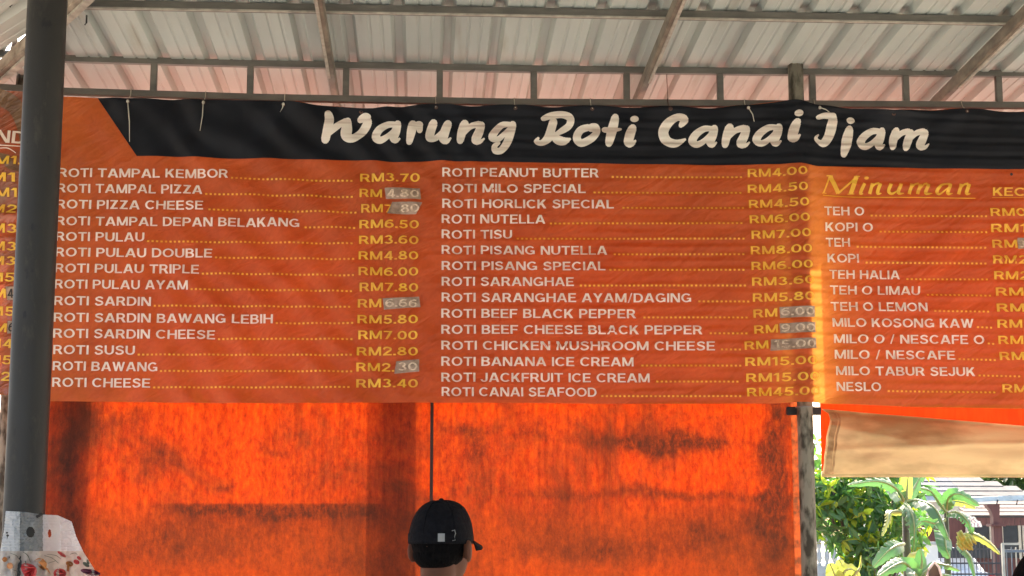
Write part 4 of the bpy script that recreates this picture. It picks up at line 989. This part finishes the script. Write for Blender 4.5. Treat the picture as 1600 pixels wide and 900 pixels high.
# ------------------------------------------------------------------ garden and street beyond
def leafcard(V_, F_, c, d, n, L, Wd):
    "one leaf: a folded, pointed blade of six faces"
    s = d.cross(n).normalized(); i = len(V_)
    for u, ww, dz in ((0, .04, 0), (.3, .42, -.02), (.65, .40, -.03), (1, .02, -.12)):
        m_ = c+d*L*u+n*dz*L
        V_ += [m_+s*Wd*ww+n*Wd*.12, m_, m_-s*Wd*ww+n*Wd*.12]
    for k in range(3):
        a = i+k*3; F_ += [(a, a+1, a+4, a+3), (a+1, a+2, a+5, a+4)]
def rvec(): 
    while True:
        v = Vector((random.uniform(-1, 1), random.uniform(-1, 1), random.uniform(-1, 1)))
        if .05 < v.length < 1: return v.normalized()
def tree(name, base, height, blobs, nleaf, L, label, mats=('leaf_bush', 'leaf_yellow'), yel=.2, bark='bark'):
    t = thing(name, base, label, 'tree')
    bm = B(); top = base+Vector((.1, 0, height*.75))
    tube(bm, [base, base.lerp(top, .4)+Vector((.05, .03, 0)), top], [.09, .06, .02], 10)
    obj('trunk', bm, M[bark], t, True)
    for c, r in blobs[:9]:
        bm = B(); s0 = base.lerp(top, random.uniform(.25, .8)); tube(bm, [s0, s0.lerp(c, .5)+Vector((0, 0, .06)), c], [.03, .018, .008], 6); obj('limb', bm, M[bark], t, True)
    V_ = [[], []]; F_ = [[], []]
    for k in range(nleaf):
        c, r = random.choice(blobs); v = rvec()*r*random.uniform(.35, 1.05)**.6
        p = c+Vector((v.x, v.y, v.z*.85)); which = 1 if random.random() < yel else 0
        # leaves grow in whorls of a few
        n0 = rvec(); n0.z = abs(n0.z)+.3; n0.normalize()
        for q in range(random.choice((2, 3, 4, 5))):
            d = rvec(); d.z -= .35; d.normalize(); n = (n0+rvec()*.4).normalized(); l = L*random.uniform(.6, 1.2)
            leafcard(V_[which], F_[which], p, d, n, l, l*.38)
    for w_, nm, lb in ((0, 'crown', 'dark glossy green leaves'), (1, 'backlit_leaves', 'bright yellow green leaves, coloured as if backlit')):
        if F_[w_]: o = pyobj(nm, V_[w_], F_[w_], M[mats[w_]], t); o['label'] = lb; o['kind'] = 'stuff'
    return t
bl = []
for px, py, Y, r in ((1300, 760, 13, .32), (1330, 770, 13.3, .38), (1365, 765, 13.2, .36), (1395, 780, 13.5, .3), (1300, 810, 13, .3), (1335, 812, 13.2, .36), (1375, 815, 13.4, .34), (1405, 830, 13.6, .25), (1340, 850, 13.1, .26), (1365, 868, 13.1, .26), (1350, 893, 13, .25), (1330, 735, 13.5, .4), (1385, 735, 13.6, .36), (1290, 735, 13.4, .4), (1290, 785, 13.2, .2), (1420, 800, 13.8, .25), (1355, 920, 13, .25)):
    bl.append((P(px, py, Y), r*.9))
tree('tree', Vector((PX(1350, 13.4), 13.4, -.12)), 2.2, bl, 900, .125, 'bushy tree with small glossy green leaves just right of the mossy pipe post')
fo_bl = [(P(px, py, 62), r) for px, py, r in ((1575, 775, 1.6), (1600, 765, 2.2), (1650, 770, 2.5), (1700, 760, 2.5))]
tree('tree', Vector((PX(1625, 62), 62, -.12)), 4.5, fo_bl, 900, .5, 'pale distant tree behind the tiled roof at the right edge', ('hedge', 'hedge'), 0)

def banana_leaf(pts, width, mat, par, tear=.0, fold=.35, roll=0):
    "pts: (px, py, Y) from stalk to tip"
    c = [P(*p) for p in pts]; cc = []
    for i in range(len(c)-1):
        p0 = c[max(i-1, 0)]; p1 = c[i]; p2 = c[i+1]; p3 = c[min(i+2, len(c)-1)]
        for k in range(10):
            t = k/10; cc.append(.5*((2*p1)+(-p0+p2)*t+(2*p0-5*p1+4*p2-p3)*t*t+(-p0+3*p1-3*p2+p3)*t**3))
    cc.append(c[-1]); n = len(cc); vs, fs = [], []
    for i, p in enumerate(cc):
        u = i/(n-1); d = (cc[min(i+1, n-1)]-cc[max(i-1, 0)]).normalized()
        s = d.cross(Vector((0, -1, .35))).normalized(); nn = s.cross(d).normalized()
        s = (s*math.cos(roll)+nn*math.sin(roll)).normalized(); nn = s.cross(d)
        ww = width*(math.sin(PI*min(1, u*.93+.07)**.75)**.55 if u < .999 else .04)
        if u < .12: ww *= u/.12*.9+.1
        for k in (-2, -1, 0, 1, 2):
            a = abs(k)/2; jag = 1-(tear*random.random() if abs(k) == 2 else 0)
            vs.append(p+s*ww*.5*(k/2)*jag-nn*ww*fold*a*a*(1 if nn.z > 0 else -1)+Vector((0, 0, .015*math.sin(i*1.7)*a*ww*4)))
    for i in range(n-1):
        for k in range(4):
            if tear and k in (0, 3) and i % 3 == 2 and random.random() < tear*2: continue
            a = i*5+k; fs.append((a, a+1, a+6, a+5))
    lf = pyobj('leaf', vs, fs, M[mat], par, True)
    bm = B(); tube(bm, [q-Vector((0, .006, 0)) for q in cc], [max(.003, .013*(1-i/n)) for i in range(n)], 6); obj('midrib', bm, M['midrib'], lf, True)
    return lf
def banana(base, top, r, leaves, label, fruit=None):
    t = thing('banana_plant', base, label, 'banana plant')
    bm = B(); tube(bm, [base, base.lerp(top, .5), top], [r, r*.85, r*.5], 14); obj('trunk', bm, M['stem'], t, True)
    for L_ in leaves: banana_leaf(*L_[:3], t, *L_[3:])
    if fruit:
        bm = B()
        for k in range(26):
            p = P(fruit[0]+random.uniform(-12, 12), fruit[1]+random.uniform(-10, 9), fruit[2]+random.uniform(-.05, .05))
            tube(bm, [p, p+Vector((.012, -.01, -.035)), p+Vector((.03, -.012, -.065))], [.008, .013, .005], 7)
        o = obj('banana_bunch', bm, M['fruit'], t, True); o['kind'] = 'stuff'
    return t
b1 = Vector((PX(1418, 11.5), 11.5, -.12))
banana(b1, P(1414, 790, 11.5), .045, [
    ([(1412, 782, 11.5), (1398, 762, 11.4), (1370, 752, 11.3), (1324, 758, 11.2)], .085, 'banana', .1, .3),
    ([(1414, 786, 11.45), (1422, 795, 11.2), (1428, 820, 11.1), (1427, 864, 11.1)], .115, 'banana', .7, .5),
    ([(1410, 782, 11.5), (1395, 762, 11.7), (1375, 735, 11.9)], .1, 'banana', .1),
    ([(1416, 780, 11.5), (1417, 762, 11.5), (1421, 718, 11.5)], .105, 'banana_pale', 0, .3),
    ([(1418, 780, 11.6), (1432, 755, 11.7), (1450, 722, 11.8)], .1, 'banana', .1),
    ([(1418, 784, 11.4), (1435, 782, 11.3), (1462, 796, 11.1), (1484, 846, 11)], .15, 'banana', .15, .3, .5),
    ([(1416, 800, 11.4), (1392, 800, 11.2), (1388, 815, 11.1), (1378, 838, 11)], .06, 'banana_pale', .4),
    ([(1412, 850, 11.3), (1402, 852, 11.1), (1386, 862, 11), (1364, 886, 10.9)], .12, 'banana', .05, .2)],
    'tall banana plant with a drooping ragged leaf, right of the bushy tree')
b2 = Vector((PX(1478, 12.2), 12.2, -.12))
banana(b2, P(1478, 800, 12.2), .035, [
    ([(1478, 800, 12.2), (1482, 778, 12.1), (1500, 772, 12), (1530, 790, 11.9)], .10, 'banana', .05, .4, -.3),
    ([(1478, 798, 12.2), (1484, 784, 12.2), (1506, 786, 12.1), (1524, 794, 12.0)], .07, 'banana_pale', .1, .3, -.6),
    ([(1478, 800, 12.2), (1474, 785, 12.2), (1478, 772, 12.2)], .05, 'banana_pale', 0),
    ([(1478, 800, 12.1), (1470, 790, 12), (1454, 768, 11.9), (1436, 762, 11.8)], .08, 'banana', .1),
    ([(1480, 805, 12.1), (1495, 800, 11.9), (1512, 815, 11.8), (1518, 838, 11.8)], .09, 'banana', .3),
    ([(1476, 812, 12.1), (1462, 818, 12), (1440, 815, 11.9), (1424, 834, 11.8)], .08, 'banana', .2, .3, .5),
    ([(1472, 832, 11.6), (1476, 836, 11.5), (1478, 856, 11.4), (1484, 872, 11.4)], .15, 'banana', .05, .15, .3),
    ([(1505, 836, 11.9), (1520, 834, 11.8), (1545, 848, 11.7), (1563, 866, 11.6)], .065, 'banana_pale', .05, .3),
    ([(1496, 850, 11.9), (1505, 858, 11.8), (1516, 872, 11.7), (1524, 905, 11.6)], .06, 'banana', .15)],
    'second banana plant with a bunch of yellow-green fruit, in front of the brown house', (1506, 838, 11.7))
b3 = Vector((PX(1440, 10.4), 10.4, -.12))
banana(b3, P(1434, 905, 10.4), .05, [
    ([(1430, 900, 10.4), (1414, 880, 10.3), (1396, 884, 10.2), (1372, 900, 10.1)], .10, 'banana', .05),
    ([(1434, 905, 10.4), (1440, 880, 10.4), (1438, 858, 10.4)], .09, 'banana', .05),
    ([(1434, 905, 10.3), (1428, 895, 10.2), (1430, 910, 10.1)], .09, 'banana', .05),
    ([(1438, 902, 10.3), (1460, 882, 10.3), (1480, 884, 10.2), (1500, 892, 10.2)], .05, 'banana', .1),
    ([(1434, 902, 10.4), (1428, 875, 10.5), (1448, 862, 10.5)], .10, 'banana_pale', .05),
    ([(1440, 905, 10.3), (1462, 898, 10.2), (1496, 903, 10.2)], .05, 'banana', .1)],
    'low banana shoots below the tall banana plants at the bottom edge')
b4 = Vector((PX(1300, 8.6), 8.6, -.12))
banana(b4, P(1308, 930, 8.6), .04, [
    ([(1308, 925, 8.6), (1304, 900, 8.5), (1296, 880, 8.5)], .10, 'banana_pale', 0, .2, .4),
    ([(1308, 925, 8.6), (1318, 895, 8.5), (1332, 890, 8.5), (1344, 905, 8.5)], .08, 'banana_pale', 0, .2),
    ([(1310, 925, 8.6), (1335, 898, 8.5), (1344, 885, 8.5), (1345, 868, 8.5)], .018, 'banana_pale', 0, .2),
    ([(1306, 925, 8.6), (1316, 890, 8.6), (1310, 874, 8.6)], .08, 'banana_pale', 0)],
    'pale young banana shoot beside the foot of the mossy pipe post')
# thin bare shrub
t = thing('shrub', (PX(1378, 12.6), 12.6, -.12), 'thin twiggy shrub with sparse leaves between the bushy tree and tall banana plant', 'shrub')
bm = B(); bpn = P(1378, 930, 12.6)
for k in range(11):
    e = P(1358+k*6+random.uniform(-4, 4), random.uniform(855, 880), 12.6+random.uniform(-.2, .2)); tube(bm, [Vector((bpn.x, 12.6, -.12)), bpn, bpn.lerp(e, .5)+Vector((.02, 0, 0)), e], [.012, .010, .007, .003], 5)
obj('branches', bm, M['bark'], t, True)
V_, F_ = [], []
for k in range(110):
    leafcard(V_, F_, P(random.uniform(1350, 1430), random.uniform(850, 900), 12.5), rvec(), rvec(), random.uniform(.04, .08), .02)
o = pyobj('foliage', V_, F_, M['leaf_bush'], t); o['kind'] = 'stuff'

# balustrade wall
Yb = 24.0
t = thing('balustrade', (PX(1310, Yb), Yb, -.12), 'grey-white cement balustrade behind the bushy tree, beside the mossy post', 'fence')
zt_, zb2 = P(1300, 838, Yb).z, P(1300, 884, Yb).z; xa_, xb_ = PX(1262, Yb), PX(1365, Yb)
bm = B(); box(bm, ((xa_+xb_)/2, Yb, zt_-.03), (xb_-xa_, .2, .08), bev=.01); obj('top_rail', bm, M['baluster'], t)
bm = B(); box(bm, ((xa_+xb_)/2, Yb, (zb2-.12)/2), (xb_-xa_, .2, zb2+.12), bev=.01); obj('wall_base', bm, M['baluster'], t)
prof = [(0, .035), (.08, .035), (.12, .02), (.3, .045), (.5, .035), (.62, .018), (.7, .03), (.85, .042), (.95, .03), (1, .035)]
bm = B(); hh = zt_-.07-zb2; n_ = 12
rgs = [[bm.verts.new((r_*math.cos(2*PI*k/n_), r_*math.sin(2*PI*k/n_), u*hh)) for k in range(n_)] for u, r_ in prof]
for a, b in zip(rgs, rgs[1:]):
    for k in range(n_): bm.faces.new((a[k], a[(k+1) % n_], b[(k+1) % n_], b[k]))
bme = bpy.data.meshes.new('baluster'); bm.to_mesh(bme); bm.free(); bme.materials.append(M['baluster'])
x = xa_+.05
while x < xb_:
    o = bpy.data.objects.new('baluster', bme); col.objects.link(o); o.parent = t; o.location = Vector((x, Yb, zb2))-t.location; x += .115
# white garden wall
Yc = 25.0
t = thing('garden_wall', (PX(1400, Yc), Yc, -.12), 'bright white painted garden wall behind the twiggy shrub', 'wall')
zw = P(1400, 851, Yc).z; xa_, xb_ = PX(1366, Yc), PX(1462, Yc)
bm = B(); box(bm, ((xa_+xb_)/2, Yc, (zw-.12)/2), (xb_-xa_, .15, zw+.12)); obj('masonry', bm, M['wall_w'], t)
bm = B(); box(bm, ((xa_+xb_)/2, Yc, zw+.02), (xb_-xa_+.06, .22, .05), bev=.01); obj('coping', bm, M['baluster'], t)
# pointed board
Yp_ = 7.6
t = thing('pointed_board', P(1460, 900, Yp_), 'brown arch-topped board with a white rim at the bottom edge below the banana plants', 'board')
t.location.z = .0
outl = [(1446, 960), (1449, 900), (1452, 888), (1460, 878.5), (1467, 886), (1471, 900), (1476, 960)]
bm = B(); f_ = [bm.verts.new(P(x_, y_, Yp_)) for x_, y_ in outl]; k_ = [bm.verts.new(P(x_, y_, Yp_)+Vector((0, .025, 0))) for x_, y_ in outl]
bm.faces.new(f_); bm.faces.new(k_[::-1])
for i in range(len(outl)): j = (i+1) % len(outl); bm.faces.new((f_[i], f_[j], k_[j], k_[i]))
obj('panel', bm, M['board'], t)
bm = B(); tube(bm, [P(x_, y_, Yp_-.01) for x_, y_ in outl], .006, 6); obj('rim', bm, M['wall_w'], t, True)
bm = B(); box(bm, (P(1461, 960, Yp_).x, Yp_+.012, (P(1461, 960, Yp_).z-.12)/2), (.05, .025, P(1461, 960, Yp_).z+.12)); obj('leg', bm, M['board'], t)

# grey tiled house
def house_roof(t, px_l, px_r, py_eave, Ye, rows, rise, run, mat, hipR=0, hipL=0, blue=None, wob=0):
    xl, xr = PX(px_l, Ye, py_eave), PX(px_r, Ye, py_eave); z0 = P((px_l+px_r)/2, py_eave, Ye).z
    for k in range(rows):
        y = Ye+k*run; z = z0+k*rise; a = xl+hipL*k*run; b = xr-hipR*k*run
        def strip(xa, xb, mm):
            bm = B(); beam_pts = [(xa, y, z), (xb, y, z), (xb, y+run+.05, z+rise), (xa, y+run+.05, z+rise)]
            f = [bm.verts.new(p) for p in beam_pts]; g = [bm.verts.new((p[0], p[1], p[2]+.035)) for p in beam_pts]
            bm.faces.new(f[::-1]); bm.faces.new(g)
            for i in range(4): j = (i+1) % 4; bm.faces.new((f[i], f[j], g[j], g[i]))
            obj('tile_course', bm, mm, t)
            bm = B(); beam(bm, (xa, y-.004, z+.004), (xb, y-.004, z+.004), .012, .045); obj('course_edge', bm, M['tile_gap'], t)
        if blue:
            xm = PX(blue, Ye, py_eave); strip(a, xm-.002, M['tile_blue']); strip(xm+.002, b, mat)
        else: strip(a, b, mat)
    return xl, xr, z0
Yh = 40.0
hs = thing('house', (PX(1530, Yh), Yh+3, -.12), 'house with grey tile roof, partly blue-grey, behind the banana plants', 'house')
xl, xr, z0 = house_roof(hs, 1425, 1628, 776, Yh, 9, .13, .36, M['tile'], hipR=1.0, hipL=.0, blue=1509)
bm = B(); box(bm, ((xl+xr)/2, Yh+3.2, (z0-.12)/2-.05), (xr-xl-.6, 5, z0)); obj('wall', bm, M['wall_w'], hs)
bm = B(); box(bm, ((xl+xr)/2, Yh-.03, z0-.05), (xr-xl, .04, .12)); obj('fascia', bm, M['canopy'], hs)
# carport house in front
Yk = 34.0
ck = thing('house', (PX(1560, Yk), Yk+2, -.12), 'brown house with faded clay tile lean-to and board fascia at the right edge', 'house')
xl2, xr2, z2 = house_roof(ck, 1508, 1690, 807.5, Yk, 5, .085, .32, M['tile_pink'], hipL=.3)
x = xl2; zt2 = z2; zb3 = P(1560, 821, Yk).z
k = 0
while x < xr2:
    bm = B(); box(bm, (x+.06, Yk+.02+.004*(k % 2), (zt2+zb3)/2), (.112, .02, zt2-zb3)); obj('fascia_board', bm, M['brown_wood'], ck); x += .12; k += 1
bm = B(); box(bm, ((xl2+xr2)/2, Yk+3.2, .8), (xr2-xl2, .15, 2.2)); obj('wall', bm, M['brown_wood'], ck)
for a_, b_ in ((1512, 1545), (1566, 1590), (1600, 1640)):
    bm = B(); xa = PX(a_, Yk+3.1); xb = PX(b_, Yk+3.1); box(bm, ((xa+xb)/2, Yk+3.1, 1.35), (xb-xa, .05, .75)); w_ = obj('window', bm, M['dark'], ck)
    bm = B(); box(bm, ((xa+xb)/2, Yk+3.06, 1.75), (xb-xa+.1, .04, .06)); box(bm, (xa-.03, Yk+3.06, 1.35), (.06, .04, .8)); box(bm, (xb+.03, Yk+3.06, 1.35), (.06, .04, .8)); obj('frame', bm, M['wall_c'], w_)
# brown column with curved bracket
Yq = 31.0
def slab(name, outl, Y, th, mat, par):
    bm = B(); f_ = [bm.verts.new(P(x_, y_, Y)) for x_, y_ in outl]; k_ = [bm.verts.new(P(x_, y_, Y)+Vector((0, th, 0))) for x_, y_ in outl]
    bm.faces.new(f_); bm.faces.new(k_[::-1])
    for i in range(len(outl)): j = (i+1) % len(outl); bm.faces.new((f_[i], f_[j], k_[j], k_[i]))
    return obj(name, bm, mat, par)
cl = thing('column', (PX(1560, Yq), Yq, -.12), 'red-brown carport column with curved bracket and square capital', 'column')
slab('bracket', [(1541, 789), (1562, 787), (1562, 820), (1552, 820), (1552, 808), (1549, 798)], Yq, .18, M['brown_wood'], cl)
bm = B(); p_ = P(1559, 820.5, Yq); box(bm, (p_.x, Yq+.09, p_.z), (.30, .30, .05), bev=.01); obj('capital', bm, M['brown_wood'], cl)
bm = B(); zc = P(1560, 822, Yq).z; box(bm, (PX(1560, Yq), Yq+.09, (zc-.12)/2), (.17, .17, zc+.12), bev=.01); obj('shaft', bm, M['brown_wood'], cl)
cn = thing('canopy', P(1580, 784, Yq), 'thin pale blue curved canopy on the brown column bracket', 'canopy')
bm = B()
for k in range(14):
    pa = P(1520+k*12, 785-3.5*math.sin(min(1, k/9)*PI/2), Yq); pb = P(1520+(k+1)*12, 785-3.5*math.sin(min(1, (k+1)/9)*PI/2), Yq)
    f = [bm.verts.new(v) for v in (pa, pb, pb+Vector((0, 1.6, .02)), pa+Vector((0, 1.6, .02)))]; g = [bm.verts.new(v.co+Vector((0, 0, .10))) for v in f]
    bm.faces.new(f[::-1]); bm.faces.new(g); bm.faces.new((f[0], f[1], g[1], g[0]))
obj('canopy_sheet', bm, M['canopy'], cn)
for x_ in (1557, 1588, 1620):
    bm = B(); beam(bm, P(x_, 789, Yq-.02), P(x_+2, 781, Yq-.02), .02, .02); obj('strut', bm, M['iron'], cn)
aw = thing('awning', P(1520, 820, 33), 'small ribbed lilac barrel awning left of the brown column', 'awning')
c_ = P(1508, 822, 33)
for k in range(7):
    bm = B()
    for j in range(10):
        def ap(jj, kk): a = jj/10*PI/2; return c_+Vector((math.sin(a)*.36-.02+kk*.0, kk*.11, math.cos(a)*.24-.02))
        q4 = [ap(j, k), ap(j+1, k), ap(j+1, k+.8), ap(j, k+.8)]; bm.faces.new([bm.verts.new(v) for v in q4])
    o = obj('awning_rib', bm, M['awning'] if k % 2 else M['wall_w'], aw); m_ = o.modifiers.new('s', 'SOLIDIFY'); m_.thickness = .02

# gates
Yg = 29.0
gt = thing('gate', (PX(1515, Yg), Yg, -.12), 'black iron bar gate in front of the white car', 'gate')
zt3 = P(1500, 853, Yg).z
for k in range(16):
    px = 1468+k*6.2; bm = B(); tube(bm, [(PX(px, Yg), Yg, -.06), (PX(px, Yg), Yg, zt3+.05*math.sin(k/15*PI))], .008, 6); obj('bar', bm, M['iron'], gt)
for py in (858, 880, 897, 935):
    bm = B(); beam(bm, P(1466, py, Yg), P(1563, py, Yg), .02, .03); obj('cross_rail', bm, M['iron'], gt)
Yf = 22.8
gf = thing('gate', (PX(1580, Yf), Yf, -.12), 'grey gate with cream frame at the right edge beside the brown column', 'gate')
za, zb4 = P(1566, 850, Yf).z, -.12
bm = B(); box(bm, (PX(1565.5, Yf), Yf, (za+zb4)/2), (.035, .05, za-zb4)); obj('post', bm, M['cream_frame'], gf)
bm = B(); beam(bm, (PX(1564, Yf), Yf, za), (PX(1592, Yf), Yf, za), .04, .03); obj('top_bar', bm, M['cream_frame'], gf)
bm = B(); beam(bm, P(1569, 861, Yf), P(1650, 861, Yf), .04, .04); obj('cross_rail', bm, M['grey_iron'], gf)
bm = B(); beam(bm, P(1569, 905, Yf), P(1650, 905, Yf), .04, .04); obj('cross_rail', bm, M['grey_iron'], gf)
for px in (1571, 1579, 1586, 1593, 1601, 1609):
    bm = B(); beam(bm, (PX(px, Yf), Yf, .0), (PX(px, Yf), Yf, P(px, 855 if px > 1572 else 861, Yf).z), .014, .014); obj('bar', bm, M['grey_iron'] if px < 1580 else M['cream_frame'], gf)

# car seen from behind
Yc2 = 30.6
car = thing('parked_car', (PX(1495, Yc2), Yc2+1.8, -.12), 'white parked car with a red tail lamp behind the black gate', 'car')
cx_ = PX(1490, Yc2); zr = P(1500, 850, Yc2).z
secs = [(0, .42, .80, .78), (.12, .30, .95, .80), (.6, .28, 1.0, .82), (.75, .28, zr+.02, .66), (1.6, .28, zr+.10, .68), (2.6, .28, zr, .66), (3.2, .28, .95, .78), (4.0, .30, .85, .76), (4.15, .42, .7, .70)]
bm = B(); rg = []
for y_, za, zb5, hw in secs:
    ring = []
    for a_, b_ in ((-1, 0), (-1.02, .35), (-1.0, .62), (-.86, .93), (-.5, 1), (.5, 1), (.86, .93), (1.0, .62), (1.02, .35), (1, 0)):
        wdt = .82 if b_ < .65 else hw
        ring.append(bm.verts.new((cx_+a_*wdt, Yc2+y_, -.12+za+(zb5-za)*b_)))
    rg.append(ring)
for a, b in zip(rg, rg[1:]):
    for k in range(10): bm.faces.new((a[k], a[(k+1) % 10], b[(k+1) % 10], b[k]))
bm.faces.new(rg[0]); bm.faces.new(rg[-1][::-1])
obj('body', bm, M['carpaint'], car, True)
slab('rear_window', [(1452, 856), (1528, 856), (1536, 872), (1444, 872)], Yc2+.5, .04, M['dark'], car)
for s in (-1, 1):
    bm = B(); box(bm, (cx_+s*.70, Yc2-.01, .62), (.12, .08, .3), bev=.02); obj('tail_lamp', bm, M['tail'], car)
    for y_ in (.75, 3.3):
        bm = B(); bmesh.ops.create_cone(bm, segments=24, radius1=.3, radius2=.3, depth=.2, cap_ends=True, matrix=Matrix.Translation((cx_+s*.74, Yc2+y_, .18)) @ Matrix.Rotation(PI/2, 4, 'Y'))
        wh = obj('wheel', bm, M['rubber'], car)
bm = B(); box(bm, (cx_, Yc2-.03, .42), (.5, .02, .12)); obj('number_plate', bm, M['iron'], car)
